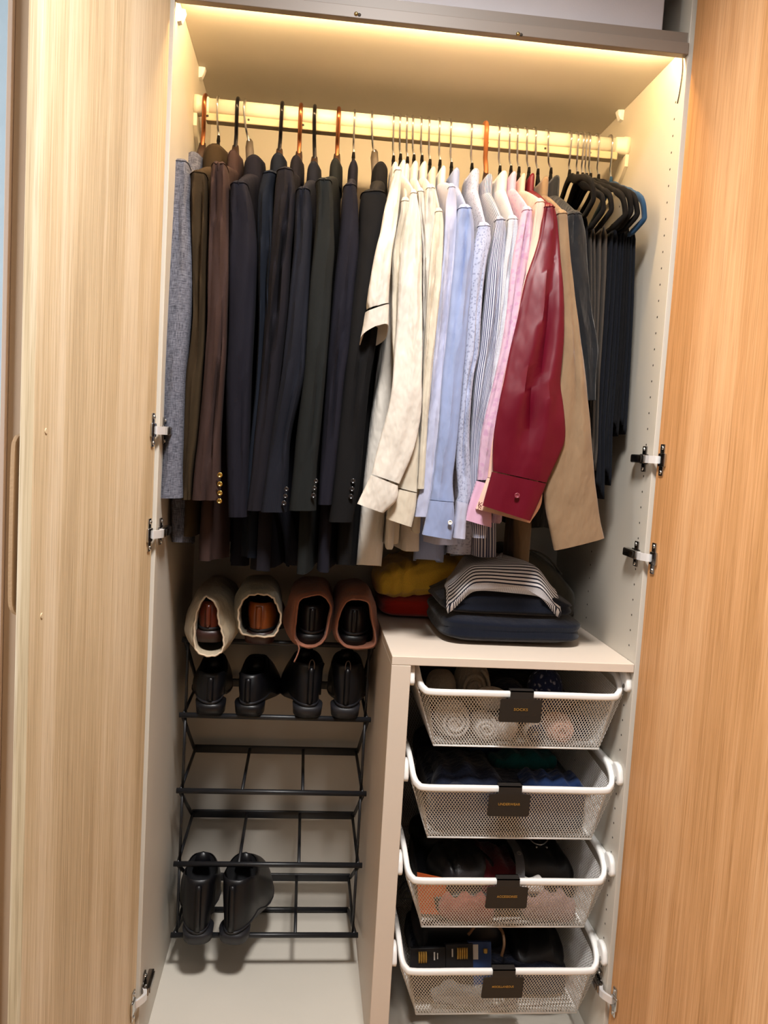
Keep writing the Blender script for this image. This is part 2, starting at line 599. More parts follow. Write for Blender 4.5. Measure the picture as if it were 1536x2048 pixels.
# basket contents
M['sock_white'] = cloth('white_terry', '#d8d4d0', 0.95, 420, 0.5, 2.5, fine=0.6)
M['sock_grey'] = cloth('grey_marl', '#8d887f', 0.95, 420, 0.4, 2.5, fine=0.6)
M['sock_blue'] = cloth('blue_patterned_sock', '#26335e', 0.95, 420, 0.4, 2.5, pat=('floral', '#aab3d0', 70, 0.22, 0.9), fine=0.5)
M['sock_pink'] = cloth('peach_pink_sock', '#d9a893', 0.95, 420, 0.4, 2.5, fine=0.5)
M['sock_navy'] = cloth('navy_sock', '#1b2238', 0.95, 420, 0.4, 2.5, fine=0.5)
M['teal'] = cloth('teal_jersey', '#10585c', 0.85, 800, 0.4, 2)
M['royal'] = cloth('royal_blue_jersey', '#14294f', 0.85, 800, 0.4, 2)
M['dknavy'] = cloth('dark_navy_jersey', '#131a2c', 0.85, 800, 0.4, 2)
M['slate'] = cloth('slate_blue_jersey', '#2c3f63', 0.85, 800, 0.4, 2)
M['orange'] = plain('orange_card', '#a84a1c', 0.6)
M['maroon'] = cloth('maroon_wool', '#4a0f18', 0.9, 700, 0.3, 2)
M['black_item'] = plain('black_nylon', '#141418', 0.45, grain=0.2)
M['grey_strap'] = plain('grey_webbing', '#55565a', 0.7, grain=0.3)
M['salmon'] = cloth('salmon_cotton', '#8c534c', 0.9, 700, 0.3, 2)
M['pale_pink'] = cloth('pale_pink_cotton', '#8f7674', 0.9, 700, 0.3, 2)
M['pack_blue'] = plain('blue_packet', '#27406e', 0.4)
M['cable_brown'] = plain('brown_cable', '#7a5a3c', 0.45)
M['cable_grey'] = plain('grey_cable', '#6b6a6e', 0.4)
M['paper'] = plain('white_print', '#d8d5cf', 0.6)
k = NT('clear_polythene')
k.b.inputs['Transmission Weight'].default_value = 0.85
k.b.inputs['IOR'].default_value = 1.15
M['poly'] = k.fin((0.9, 0.92, 0.93, 1), 0.12)

# ------------------------------------------------------------------ the room
def structure(name, mb, mat, label=None):
    return tag(mb.build(name, mat, smooth=False), label, None, None, 'structure')


structure('floor', MB().box(-1.8, 2.5, -3.2, 0.64, -0.11, -0.066), M['floor'], 'oak floor of the room in front of the wardrobe')
structure('ceiling', MB().box(-1.8, 2.5, -3.2, 0.64, 2.62, 2.66), M['ceiling'], 'white ceiling above the wardrobe')
structure('wall_back', MB().box(-1.8, 2.5, 0.60, 0.66, -0.066, 2.62), M['wall_daylit'], 'wall behind the cabinets with blue daylight put into its colour')
structure('wall_left', MB().box(-1.86, -1.8, -3.2, 0.66, -0.066, 2.62), M['wall'], 'white wall on the left of the room')
structure('wall_right', MB().box(2.5, 2.56, -3.2, 0.66, -0.066, 2.62), M['wall'], 'white wall on the right of the room')
structure('wall_front', MB().box(-1.8, 2.5, -3.26, -3.2, -0.066, 2.62), M['wall'], 'white wall facing the wardrobe')

nb = thing('side_cabinet', (-0.15, 0.3, -0.066), 'narrow beige cabinet beside the pale open door at the far left', 'cabinet')
MB().box(-0.275, -0.022, 0.0, 0.585, -0.066, 2.36, 0.001).build('front_panel', M['beige_panel'], nb, False)
MB().box(-0.284, -0.2755, -0.012, 0.585, -0.066, 2.36, 0.001).build('edge_strip', M['beige_edge'], nb, False)

# ------------------------------------------------------------------ the wardrobe
W, D = 0.963, 0.56
wr = thing('wardrobe', (W / 2, 0.29, -0.066),
           'tall open greige wardrobe with two oak doors swung wide and full of hanging clothes', 'wardrobe')
MB().box(-0.018, 0.0, 0.0, 0.58, -0.066, 2.36, 0.0008).build('side_panel', M['carcass'], wr, False)
MB().box(W, W + 0.018, 0.0, 0.58, -0.066, 2.36, 0.0008).build('side_panel', M['carcass'], wr, False)
MB().box(0.0, W, D, D + 0.008, -0.066, 2.36).build('back_panel', M['back'], wr, False)
MB().box(0.0, W, 0.0, D, -0.018, 0.0, 0.0008).build('bottom_panel', M['carcass'], wr, False)
MB().box(0.0, W, 0.03, 0.046, -0.066, -0.018).build('plinth', M['carcass'], wr, False)
MB().box(0.0, W, 0.0, D, 2.342, 2.36).build('top_panel', M['carcass'], wr, False)
sh = MB().box(0.0, W, 0.0075, D, 2.066, 2.088, 0.001).build('shelf', M['carcass'], wr, False)
MB().box(0.0, W, 0.006, 0.0074, 2.066, 2.088).build('shelf_edge', M['fascia'], sh, False)
# rows of shelf-pin holes on both side panels (small dark discs sunk in rims)
mb = MB()
for xw, sx in ((W, -1),):
    for yy in (0.037, 0.30):
        for i in range(4, 62):
            z = 0.02 + i * 0.032
            if 2.05 < z < 2.1:
                continue
            ring = [[(xw + sx * dx, yy + r * math.cos(2 * PI * j / 8), z + r * math.sin(2 * PI * j / 8)) for j in range(8)]
                    for dx, r in ((0.0001, 0.0024), (0.0003, 0.0022), (0.0002, 0.0016))]
            mb.loft(ring, True, False, True)
tag(mb.build('peg_holes', M['hole'], wr, False), None, None, None, 'stuff')


def shelf_pin(x, y, z, sx):
    mb = MB()
    mb.loft([[(x, y - 0.011, z), (x, y + 0.011, z), (x, y + 0.008, z - 0.022), (x, y - 0.008, z - 0.022)],
             [(x + sx * 0.007, y - 0.011, z), (x + sx * 0.007, y + 0.011, z), (x + sx * 0.007, y + 0.008, z - 0.02), (x + sx * 0.007, y - 0.008, z - 0.02)],
             [(x + sx * 0.014, y - 0.009, z), (x + sx * 0.014, y + 0.009, z), (x + sx * 0.012, y + 0.006, z - 0.010), (x + sx * 0.012, y - 0.006, z - 0.010)]],
            True, True, True, sx < 0)
    return mb.build('shelf_pin', M['white_plastic'], wr, False)


shelf_pin(0.0, 0.33, 2.066, 1)
shelf_pin(W, 0.33, 2.066, -1)
shelf_pin(0.0, 0.04, 2.043, 1)


# doors: leaf frame = hinge point H, s runs along the leaf, t is the leaf's thickness (outwards)
class Leaf:
    def __init__(self, hx, sgn, ang):
        self.H = Vector((hx, -0.008, 0))
        self.d = Vector((sgn * math.sin(ang), -math.cos(ang), 0))
        self.n = Vector((sgn * math.cos(ang), math.sin(ang), 0))

    def p(self, s, t, z):
        q = self.H + self.d * s + self.n * t
        return (q.x, q.y, z)

    def box(self, mb, s0, s1, t0, t1, z0, z1, bev=0.0):
        k = len(mb.v)
        mb.box(s0, s1, t0, t1, z0, z1, bev)
        mb.v[k:] = [self.p(*c) for c in mb.v[k:]]
        return mb


def hinge(leaf, sgn, z):
    """concealed hinge, arm swung out to the open leaf. sgn = +1 left side (panel face looks to +x)"""
    px = 0.0 if sgn > 0 else W
    mb = MB()

    def b(x0, x1, y0, y1, z0, z1, bev=0.0006):
        a, c = px + sgn * x0, px + sgn * x1
        mb.box(min(a, c), max(a, c), y0, y1, z0, z1, bev)
    b(0.0003, 0.0035, 0.028, 0.046, z - 0.026, z + 0.026, 0.0012)
    b(0.0003, 0.0035, 0.020, 0.058, z - 0.010, z + 0.010, 0.0012)
    root = mb.build('hinge', M['chrome_dark'], wr)
    sharp(root)
    mb = MB()
    b(0.0037, 0.0155, 0.012, 0.075, z - 0.0085, z + 0.0085, 0.002)
    b(0.0157, 0.0175, 0.018, 0.070, z - 0.0065, z + 0.0065, 0.0005)
    sharp(mb.build('hinge_arm', M['chrome_dark'], root))
    # link bridging to the leaf
    mb = MB()
    lk = [Vector((px + sgn * 0.006, 0.016, 0)), Vector((px + sgn * 0.011, 0.000, 0)), Vector(leaf.p(0.006, -0.010, 0)),
          Vector(leaf.p(0.016, -0.0045, 0))]
    lk = crom(lk, 7)
    rings = []
    for i, q in enumerate(lk):
        nn = Vector((sgn, 0.2, 0)).normalized() * 0.0035
        rings.append([(q - nn) + Vector((0, 0, z - 0.0075)), (q + nn) + Vector((0, 0, z - 0.0075)),
                      (q + nn) + Vector((0, 0, z + 0.0075)), (q - nn) + Vector((0, 0, z + 0.0075))])
    mb.loft(rings, True, True, True)
    sharp(mb.build('hinge_link', M['link'], root, False))
    mb = MB()
    leaf.box(mb, 0.012, 0.027, -0.0028, -0.0001, z - 0.031, z + 0.031, 0.001)
    leaf.box(mb, 0.010, 0.034, -0.0055, -0.0002, z - 0.013, z + 0.013, 0.002)
    sharp(mb.build('hinge_cup', M['chrome'], root))
    for zz in (z - 0.024, z + 0.024):
        MB().cyl(leaf.p(0.0195, -0.0026, zz), leaf.p(0.0195, -0.0048, zz), 0.0042, 12, 0.003).build('screw', M['silver'], root, False)
        MB().cyl((px + sgn * 0.0033, 0.037, z + (zz - z) * 0.83), (px + sgn * 0.0058, 0.037, z + (zz - z) * 0.83), 0.004, 12, 0.003).build('screw', M['silver'], root, False)


def door(hx, sgn, ang, mat, label, side):
    lf = Leaf(hx, sgn, ang)
    mb = lf.box(MB(), 0.0, 0.497, 0.0, 0.018, -0.062, 2.352, 0.0009)
    d = mb.build('door', mat, wr, False)
    tag(d, label)
    # strap handle on the outer face
    mb = MB()
    path = [lf.p(0.478, 0.0182, 1.022), lf.p(0.480, 0.026, 1.030), lf.p(0.480, 0.029, 1.06), lf.p(0.480, 0.029, 1.22),
            lf.p(0.480, 0.026, 1.250), lf.p(0.478, 0.0182, 1.258)]
    path = crom(path, 22)
    rings = []
    for i, q in enumerate(path):
        rings.append([q + lf.d * -0.012 + lf.n * -0.0025, q + lf.d * 0.012 + lf.n * -0.0025, q + lf.d * 0.012 + lf.n * 0.0025,
                      q + lf.d * -0.012 + lf.n * 0.0025])
    mb.loft(rings, True, True, True)
    tag(mb.build('door_handle', M['handle'], d, False), 'tan strap handle')
    for zz in (1.262, 1.017):
        MB().cyl(lf.p(0.462, 0.0001, zz), lf.p(0.462, -0.0009, zz), 0.0042, 14, 0.0034).build('screw_cap', mat, d, False)
    for z in (1.271, 1.076, 0.145, 2.2):
        hinge(lf, -sgn, z)
    return lf


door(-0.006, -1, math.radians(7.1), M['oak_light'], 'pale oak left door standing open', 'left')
door(W + 0.006, 1, math.radians(7.1), M['oak_warm_lit'], 'oak right door standing open, warmer light put into its orange tone', 'right')

# LED light bar under the front of the shelf
lb = thing('light_bar', (W / 2, 0.02, 2.066), 'taupe light bar under the top shelf casting warm light on the clothes', 'lamp')
mb = MB()
mb.box(0.0006, W - 0.0006, -0.004, 0.014, 2.044, 2.0655, 0.001)
mb.build('housing', M['fascia'], lb, False)
mb = MB()
mb.loft([[(x, 0.0142, 2.0518), (x, 0.0142, 2.0580), (x, 0.0146, 2.0580), (x, 0.0188, 2.0520)] for x in (0.012, W - 0.012)], True, True, True)
tag(mb.build('led_diffuser', M['led'], lb, False), 'glowing warm strip')
for (u, v) in ((712, 30), (1035, 70)):
    q = at(u, v, y=0.0)
    MB().cyl((q.x, -0.0041, q.z), (q.x, -0.0062, q.z), 0.004, 12, 0.003).build('screw', M['screw'], lb)
    MB().cyl((q.x + 0.006, -0.0038, q.z - 0.001), (q.x + 0.006, -0.0044, q.z - 0.001), 0.0032, 12).build('screw_hole', M['hole'], lb)
mb = MB()   # thin lead running down the right panel
mb.tube(crom([(W - 0.002, 0.02, 2.05), (W - 0.002, 0.014, 2.02), (W - 0.002, 0.018, 1.985), (W - 0.0015, 0.026, 1.965)], 10), 0.0012, 6)
mb.build('lead', M['hole'], lb)

# storage box standing on the top shelf
bx = thing('storage_box', (0.45, 0.25, 2.088), 'pale grey storage box on the top shelf, cut off by the photo edge', 'box')
MB().box(0.03, 0.918, 0.022, 0.42, 2.0885, 2.27, 0.003).build('box_body', M['box_grey'], bx, False)
MB().box(0.026, 0.922, 0.018, 0.424, 2.27, 2.30, 0.003).build('lid', M['box_grey'], bx, False)

# clothes rail
rl = thing('clothes_rail', (W / 2, 0.28, 1.965), 'cream clothes rail spanning the wardrobe under the light', 'rail')
ry, rz = 0.28, 1.9685
prof = []
for j in range(20):
    a = 2 * PI * j / 20
    prof.append((0.0135 * spw(math.cos(a), 0.7), 0.0165 * spw(math.sin(a), 0.7)))
MB().loft([[(x, ry + a, rz + b) for a, b in prof] for x in (0.012, 0.3, 0.6, W - 0.012)], True, True, True).build('tube', M['rail'], rl)
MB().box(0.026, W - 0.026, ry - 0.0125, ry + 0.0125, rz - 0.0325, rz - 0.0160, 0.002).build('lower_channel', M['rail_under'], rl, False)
for u in (415, 497, 606, 975, 1090, 1180):
    q = at(u, 196 + (u - 390) * 0.1026 + 36, y=ry - 0.0126)
    MB().cyl((q.x, ry - 0.0120, rz - 0.0235), (q.x, ry - 0.0129, rz - 0.0235), 0.0026, 10).build('screw_hole', M['hole'], rl, False)
for x0, sx in ((0.0, 1), (W, -1)):
    mb = MB()
    rings = []
    for dx, sc in ((0.0004, 1.28), (0.010, 1.28), (0.014, 1.2), (0.030, 1.13), (0.032, 1.02)):
        rings.append([(x0 + sx * dx, ry + a * sc * 1.1, rz + b * sc) for a, b in prof])
    mb.loft(rings, True, True, True, sx < 0)
    e = mb.build('end_socket', M['rail'], rl)
    mb = MB()   # gusset running back and down along the panel
    pts = [(ry - 0.014, rz - 0.02), (ry + 0.016, rz - 0.018), (ry + 0.05, rz - 0.055), (ry + 0.10, rz - 0.088), (ry + 0.105, rz - 0.105),
           (ry + 0.06, rz - 0.098), (ry + 0.008, rz - 0.062), (ry - 0.012, rz - 0.045)]
    mb.loft([[(x0 + sx * dx, a, b) for a, b in pts] for dx in (0.0004, 0.008)], True, True, True, sx < 0)
    mb.build('bracket', M['rail'], e, False)

# divider with its own top board
dv = thing('shelf_divider', (0.70, 0.28, 0.0), 'greige upright divider and low shelf holding the folded clothes above four baskets', 'shelf')
MB().box(0.465, 0.504, 0.0, 0.559, 0.0005, 0.836, 0.0012).build('upright', M['carcass_lit'], dv, False)
MB().box(0.4652, W - 0.0006, 0.0, 0.559, 0.8362, 0.854, 0.0012).build('top_board', M['carcass_lit'], dv, False)

# ------------------------------------------------------------------ hangers and garments
RY = 0.28   # depth of the rail


def h3(v, uL, uR):
    return (uL, v, uR, v)


def expand_rows(rows):
    return [h3(*r) if len(r) == 3 else r for r in rows]


def hook_path(xr, xn, zn):
    """xr on the rail, (xn, RY, zn) the hanger neck"""
    pts = []
    rr, cz = 0.0235, 1.9665
    for k in range(13):
        a = math.radians(-62 + k * 21.5)   # from back-bottom over the top to the front-bottom
        pts.append(Vector((xr, RY + 0.022 * math.cos(a) * 1.1, cz + rr * math.sin(a))))
    pts = [p for p in pts]
    low = [Vector((lerp(xr, xn, 0.35), RY - 0.012, 1.930)), Vector((lerp(xr, xn, 0.6), RY - 0.002, lerp(1.93, zn, 0.4))),
           Vector((xn, RY, zn + 0.004)), Vector((xn, RY, zn - 0.012))]
    return crom(pts[2:] + low, 34)


HANGER_N = [0]


def hanger(spec, label, group, axis, xn, zn, C, tip, back):
    """spec: dict(hook material, hook radius, body material, body thickness)"""
    t = thing('clothes_hanger', (xn, RY, zn), label, 'hanger', group)
    MB().tube(hook_path(spec['xr'], xn, zn), spec.get('hr', 0.0017), 8, flat=1.0).build('hook', M[spec['hm']], t)
    th, ht = spec.get('th', 0.005), spec.get('ht', 0.011)
    mb = MB()
    rings = []
    n = Vector((-axis.y, axis.x, 0))
    neck = Vector((xn, RY, zn - 0.008 + spec.get('rise', 0.0)))
    for i in range(17):
        s = -1 + 2 * i / 16
        e = tip if s > 0 else back
        k = abs(s)
        ridge = C + (e - C) * (0.10 + 0.80 * k) - Vector((0, 0, 0.020 + 0.006 * k))
        c = lerp(neck, ridge, sstep(0.0, 0.34, k))
        hh = ht * (1.0 if k < 0.3 else 1.1 - 0.5 * k) if k < 0.97 else ht * 0.4
        tt = th
        rings.append([c + n * (tt * math.cos(a)) + Vector((0, 0, hh * spw(math.sin(a), 0.7))) for a in [2 * PI * j / 10 for j in range(10)]])
    mb.loft(rings, True, True, True)
    mb.build('shoulder_bar', M[spec['bm']], t)
    if spec['hm'] == 'silver':
        MB().cyl((xn, RY, zn - 0.006), (xn, RY, zn + 0.007), 0.0042, 10, 0.003).build('hook_collar', M[spec['bm']], t)
    return t


def cloth_ring(L, R, depth, n=28, fold=0.0, ph=0.0, t=0.0, flat=0.55):
    """closed sleeve section: L, R = the two edges seen from the front, depth = half thickness in y"""
    c, hv = (L + R) / 2, (R - L) / 2
    pts = []
    for j in range(n):
        a = 2 * PI * j / n
        s = spw(math.cos(a), 0.8)
        q = spw(math.sin(a), flat)
        dy = depth * q
        w = fold * (1 - s * s)
        dy += w * (math.sin(5.2 * s + ph + 2.1 * t) + 0.6 * math.sin(9.5 * s - 1.7 * ph + 3.3 * t)) * (1.0 if q < 0 else 0.3)
        pts.append(c + hv * s + Vector((0, depth + dy, 0)))
    return pts


def sleeve(name, rows, ytop, ylow, d0, d1, mat, parent, seed=0, fold=0.004, nring=46, cap=True, cuff=None, mirror=None, crease=0.0,
           cuff_mat=None):
    """rows: photo measurements of the sleeve's two edges from shoulder to hem; built as a real tube of cloth at its own depth.
    mirror=(xc) builds the sleeve of the far shoulder instead."""
    rows = expand_rows(rows)
    m = len(rows)
    r = rnd_seq(seed)
    ph = r.uniform(0, 6.28)
    Ls, Rs, ds = [], [], []
    for i, (uL, vL, uR, vR) in enumerate(rows):
        t = i / (m - 1)
        y = lerp(ytop, ylow, sstep(0.0, 0.7, t))
        Ls.append(at(uL, vL, y=y)); Rs.append(at(uR, vR, y=y))
        ds.append(lerp(d0, d1, t))
    L = crom(Ls, nring); R = crom(Rs, nring)
    rings = []
    for i in range(nring):
        t = i / (nring - 1)
        d = lerp(d0, d1, t)
        f = fold * (0.4 + 0.8 * math.sin(PI * min(1, t * 1.1))) * (1 + 0.5 * math.sin(7 * t + ph))
        rg_ = cloth_ring(L[i], R[i], d, 28, f, ph, t * 3)
        if crease:   # soft irregular creases pressed into the cloth
            rg_ = [p + Vector((0, crease * sstep(0.02, 0.12, t) * (noise.noise(Vector((p.x * 34 + seed, p.z * 13 - p.x * 22, seed * 1.7)))
                   + 0.6 * noise.noise(Vector((p.x * 60 + p.z * 26, p.z * 20, seed * 2.3)))), 0)) for p in rg_]
        rings.append(rg_)
    if cap:
        c = (L[0] + R[0]) / 2 + Vector((0, d0, 0))
        caps = []
        for sx_, sc, dz, dyy in ((0.28, 0.35, 0.0150, 0.020), (0.60, 0.70, 0.0120, 0.012), (0.85, 0.9, 0.0065, 0.004)):
            caps.append([Vector((c.x + (p.x - c.x) * sx_, c.y + (p.y - c.y) * sc + dyy, c.z + (p.z - c.z) * sx_ + dz)) for p in rings[0]])
        rings = caps + rings
    if mirror is not None:
        xc = mirror
        rings = [[Vector((2 * xc - xc - (p.x - xc) * 0.75 if False else xc - (p.x - xc) * 0.6, 2 * RY - p.y, p.z)) for p in rg] for rg in rings]
    mb = MB()
    # cloth has an inside: turn the hem inwards
    last, back3 = rings[-1], rings[-4]
    c = sum(last, Vector()) / len(last)
    c3 = sum(back3, Vector()) / len(back3)
    rings.append([c + (p - c) * 0.93 + Vector((0, 0, 0.001)) for p in last])
    rings.append([c3 + (p - c3) * 0.80 for p in back3])
    mb.loft(rings, True, cap, True, flip=(mirror is None))
    o = sharp(mb.build(name, M[mat], parent), 60)
    if mirror is None and cap:   # the seam where the sleeve is set in
        c0 = sum(rings[3], Vector()) / 28
        mb = MB()
        mb.tube([c0 + (p - c0) * 1.012 + Vector((0, 0, 0.0012)) for p in rings[3]], 0.0011, 5, closed=True)
        mb.build('armhole_seam', M[mat], o)
    if cuff and mirror is None:
        # a cuff band laid round the lower end: rows given like the sleeve's
        crow = expand_rows(cuff['rows'])
        yl = cuff.get('y', ylow - 0.003)
        cl = crom([at(a, b, y=yl) for a, b, _, _ in crow], 10)
        cr = crom([at(c_, d_, y=yl) for _, _, c_, d_ in crow], 10)
        cd = cuff.get('d', d1 + 0.003)
        rg = [cloth_ring(cl[i], cr[i], cd, 28, fold * 0.25, ph, 2) for i in range(10)]
        if cuff.get('open'):   # the far side of the hem hangs lower, so one looks into it
            for i in range(10):
                ym = min(p.y for p in rg[i])
                rg[i] = [p + Vector((0, 0, -cuff['open'] * (i / 9) * (p.y - ym) / (2 * cd))) for p in rg[i]]
        c0 = sum(rg[0], Vector()) / 28
        first = [c0 + (p - c0) * 0.985 + Vector((0, 0, -0.001)) for p in rg[0]]
        c1 = sum(rg[-1], Vector()) / 28
        c5 = sum(rg[-5], Vector()) / 28
        lasti = [[c1 + (p - c1) * 0.94 + Vector((0, 0, 0.001)) for p in rg[-1]], [c5 + (p - c5) * 0.80 for p in rg[-5]]]
        k = MB()
        k.loft([first] + rg + lasti, True, False, True, flip=True)
        co = sharp(k.build('cuff', M[cuff_mat or mat], o), 60)
    return o, L, R


def button(name, p, r, mat, parent, n=None):
    mb = MB()
    d = (n or Vector((0, -1, 0))).normalized()
    p = Vector(p)
    ref = Vector((0, 0, 1)); s = d.cross(ref).normalized(); u = s.cross(d)
    rings = []
    for rr, h in ((r * 0.9, 0.0), (r, 0.0008), (r * 0.95, 0.0018), (r * 0.7, 0.0018), (r * 0.62, 0.0012)):
        rings.append([p + d * h + s * (rr * math.cos(a)) + u * (rr * math.sin(a)) for a in [2 * PI * j / 12 for j in range(12)]])
    mb.loft(rings, True, True, True)
    return mb.build(name, mat, parent)


def garment(name, label, cat, group, mat, hk, neck, collar, rows, ytop=0.075, ylow=0.05, d0=0.032, d1=0.024, hem=1.03, T=0.016,
            cuff=None, seed=1, fold=0.004, hanger_label=None, hanger_group=None, face=1, colh=0.045, bodyrows=None, cmat=None, cuff_mat=None,
            sway=0.6, buttons=None, back_hem=None, kind='jacket', lapel=False, slv=True):
    """hk = dict of the hanger, u/v of hook top; neck=(u,v) pixel of the hanger neck; collar=(u,v,width px) of the collar's top."""
    xr = at(hk['u'], 225, y=RY - 0.03).x
    nk = at(neck[0], neck[1], y=RY)
    ct = at(collar[0], collar[1], y=RY - 0.05)
    cw = (at(collar[0] + collar[2] / 2, collar[1], y=RY - 0.05) - at(collar[0] - collar[2] / 2, collar[1], y=RY - 0.05)).x / 2
    er = expand_rows(rows)
    top = (at(er[0][0], er[0][1], y=ytop) + at(er[0][2], er[0][3], y=ytop)) / 2
    halftip = (at(er[0][2], er[0][3], y=ytop) - at(er[0][0], er[0][1], y=ytop)).length / 2
    C = Vector((ct.x, RY, ct.z - colh))
    tip = Vector((top.x, ytop - 0.001, top.z + 0.003))
    back = Vector((lerp(C.x, 2 * C.x - tip.x, 0.6), 2 * RY - tip.y, tip.z))
    back.x = min(max(back.x, 0.02), W - 0.02)
    axis = (tip - back); axis.z = 0; axis.normalize()
    # the hanger is a thing of its own
    hg = hanger(dict(hk, xr=xr), hanger_label, hanger_group, axis, nk.x, nk.z, C, tip, back)
    g = thing(name, (C.x, RY, hem), label, cat, group)
    # ---- body
    m = len(er)
    sl = [(at(a, b, y=lerp(ytop, ylow, sstep(0, 0.7, i / (m - 1)))) + at(c, d, y=lerp(ytop, ylow, sstep(0, 0.7, i / (m - 1))))) / 2
          for i, (a, b, c, d) in enumerate(er)]

    def slx(z):
        if z >= sl[0].z:
            return sl[0].x
        for p, q in zip(sl, sl[1:]):
            if q.z <= z <= p.z:
                return lerp(p.x, q.x, (p.z - z) / max(1e-6, p.z - q.z))
        return sl[-1].x
    br = None
    if bodyrows:
        yb = bodyrows[0]
        br = [((at(a, v, y=yb) + at(b, v, y=yb)) / 2, (at(b, v, y=yb) - at(a, v, y=yb)).length / 2) for v, a, b in bodyrows[1]]

    def front(z):
        """front end (x, y, half thickness) of the body at height z"""
        if br and z <= br[0][0].z:
            for (p, tp), (q, tq) in zip(br, br[1:]):
                if q.z <= z <= p.z:
                    k = (p.z - z) / max(1e-6, p.z - q.z)
                    return lerp(p.x, q.x, k), bodyrows[0] + 0.02, lerp(tp, tq, k)
            return br[-1][0].x, bodyrows[0] + 0.02, br[-1][1]
        xs = tip.x + sway * (slx(z) - tip.x)
        tt = T * (1.0 + 0.35 * sstep(tip.z, hem, z))
        if br:
            k = sstep(tip.z - 0.08, br[0][0].z, z)
            return lerp(xs, br[0][0].x, k), lerp(ytop + 0.03, bodyrows[0] + 0.02, k), lerp(T, br[0][1], k)
        return xs, ytop + 0.03, tt
    r = rnd_seq(seed)
    p1, p2, p3 = r.uniform(0, 6), r.uniform(0, 6), r.uniform(0, 6)
    zs = [C.z, C.z - 0.004]
    for k in range(1, 8):
        zs.append(lerp(C.z, tip.z, k / 7))
    nb_ = 22
    for k in range(1, nb_ + 1):
        zs.append(lerp(tip.z, hem, k / nb_))
    rings = []
    N = 44
    for z in zs:
        if z >= tip.z:
            t = (C.z - z) / max(1e-6, C.z - tip.z)
            w = 0.26 + 0.74 * t ** 0.9
            F = C + (tip - C) * w; B = C + (back - C) * w
            Tf = lerp(cw * 1.05, max(halftip * 0.90, 0.008), t); Tm = lerp(cw * 1.1, max(T, cw * 0.8), t)
            Tb = Tf * 0.9
        else:
            t = (tip.z - z) / (tip.z - hem)
            fx, fy, ft = front(z)
            F = Vector((fx, lerp(tip.y, fy, sstep(0, 0.12, t)), z))
            B = Vector((lerp(back.x, 2 * C.x - fx, 0.4), lerp(back.y, 2 * RY - fy, sstep(0, 0.12, t)), z))
            Tf = lerp(max(halftip * 0.78, 0.008), ft, sstep(0, 0.25, t)); Tm = T * (1.15 + 0.2 * t); Tb = Tf * 0.8 if not br else T
        ax = F - B; ax.z = 0
        ln = ax.length; ax.normalize()
        nn = Vector((-ax.y, ax.x, 0))
        mid = (F + B) / 2
        cx_off = (C.x - mid.x) * 0.25
        low = sstep(tip.z, hem, z)
        ring = []
        for j in range(N):
            a = 2 * PI * j / N
            es = 0.92 if z >= tip.z else lerp(0.92, 0.55, sstep(0.0, 0.2, (tip.z - z) / (tip.z - hem)))
            s = spw(math.cos(a), es)
            q = spw(math.sin(a), es - 0.08)
            tt = (lerp(Tm, Tf, s) if s > 0 else lerp(Tm, Tb, -s))
            wv = low * fold * 1.5 * (1 - s ** 4) * (math.sin(7 * s + p1 + 2 * low) + 0.7 * math.sin(13 * s + p2 - 3 * low))
            o_ = mid + ax * (s * ln / 2) + nn * (q * tt + wv) + Vector((cx_off * (1 - s * s), 0, 0))
            o_.z = z
            if z < hem + 0.06:
                o_.z += (1 - sstep(hem, hem + 0.06, z)) * (0.010 * math.sin(3.0 * s + p3) + (back_hem or 0) * (0.5 - 0.5 * s))
            ring.append(o_)
        rings.append(ring)
    last = rings[-1]
    rings.append([Vector((lerp(p.x, sum(q.x for q in last) / N, 0.0), p.y, p.z + 0.004)) + (sum(last, Vector()) / N - p) * 0.04 for p in last])
    mb = MB()
    mb.loft(rings, True, False, False, flip=True)
    sharp(mb.build('body', M[mat], g), 60)
    # ---- collar: stand and fall, lower towards the side the garment faces
    n0 = Vector((-axis.y, axis.x, 0)) * (-1)   # axis points to the viewer; n0 points to +x
    mb = MB()
    rg = []
    tilt = 0.30 * face
    prof = ((0.80, -0.016), (0.84, colh * 0.62), (0.93, colh * 0.92), (1.02, colh), (1.08, colh * 0.86), (1.14, colh * 0.35), (1.18, 0.0), (1.22, -0.014),
            (1.14, -0.015))
    nl = 0.058
    for sc, hz in prof:
        row = []
        for j in range(32):
            a = 2 * PI * j / 32
            s = spw(math.cos(a), 0.75) * (0.86 + 0.14 * sc) * nl
            q = spw(math.sin(a), 0.75) * cw * (0.55 + 0.45 * sc)
            p = C + axis * s + n0 * q
            fall = -tilt * q - 0.20 * abs(s) * (1 if hz > 0 else 0.6)
            p.z = C.z + hz + 0.006 + fall - (0.016 * (q / (cw * (0.55 + 0.45 * sc))) ** 2 * (0.35 + 0.65 * (hz > 0))) - (0.010 if (q * face > 0 and hz < 0.01) else 0) * abs(q) / max(cw, 1e-6)
            row.append(p)
        rg.append(row)
    mb.loft(rg, True, False, False, flip=True)
    mb.build('collar', M[cmat or mat], g)
    # ---- sleeves
    if slv:
        s1, L, R = sleeve('sleeve', rows, ytop, ylow, d0, d1, mat, g, seed, fold, cuff=cuff, cuff_mat=cuff_mat, crease=0.0035 if name == 'shirt' else 0.0015)
        sleeve('sleeve', rows, ytop, ylow, d0 * 0.8, d1 * 0.8, mat, g, seed + 50, fold * 0.6, nring=20, mirror=C.x)
        if buttons:
            for (u, v, rr, mk) in buttons:
                button('button', at(u, v, y=buttons_y(ylow, cuff)), rr, M[mk], s1)
    return g


def buttons_y(ylow, cuff):
    return (cuff.get('y', ylow - 0.003) if cuff else ylow) - 0.0035

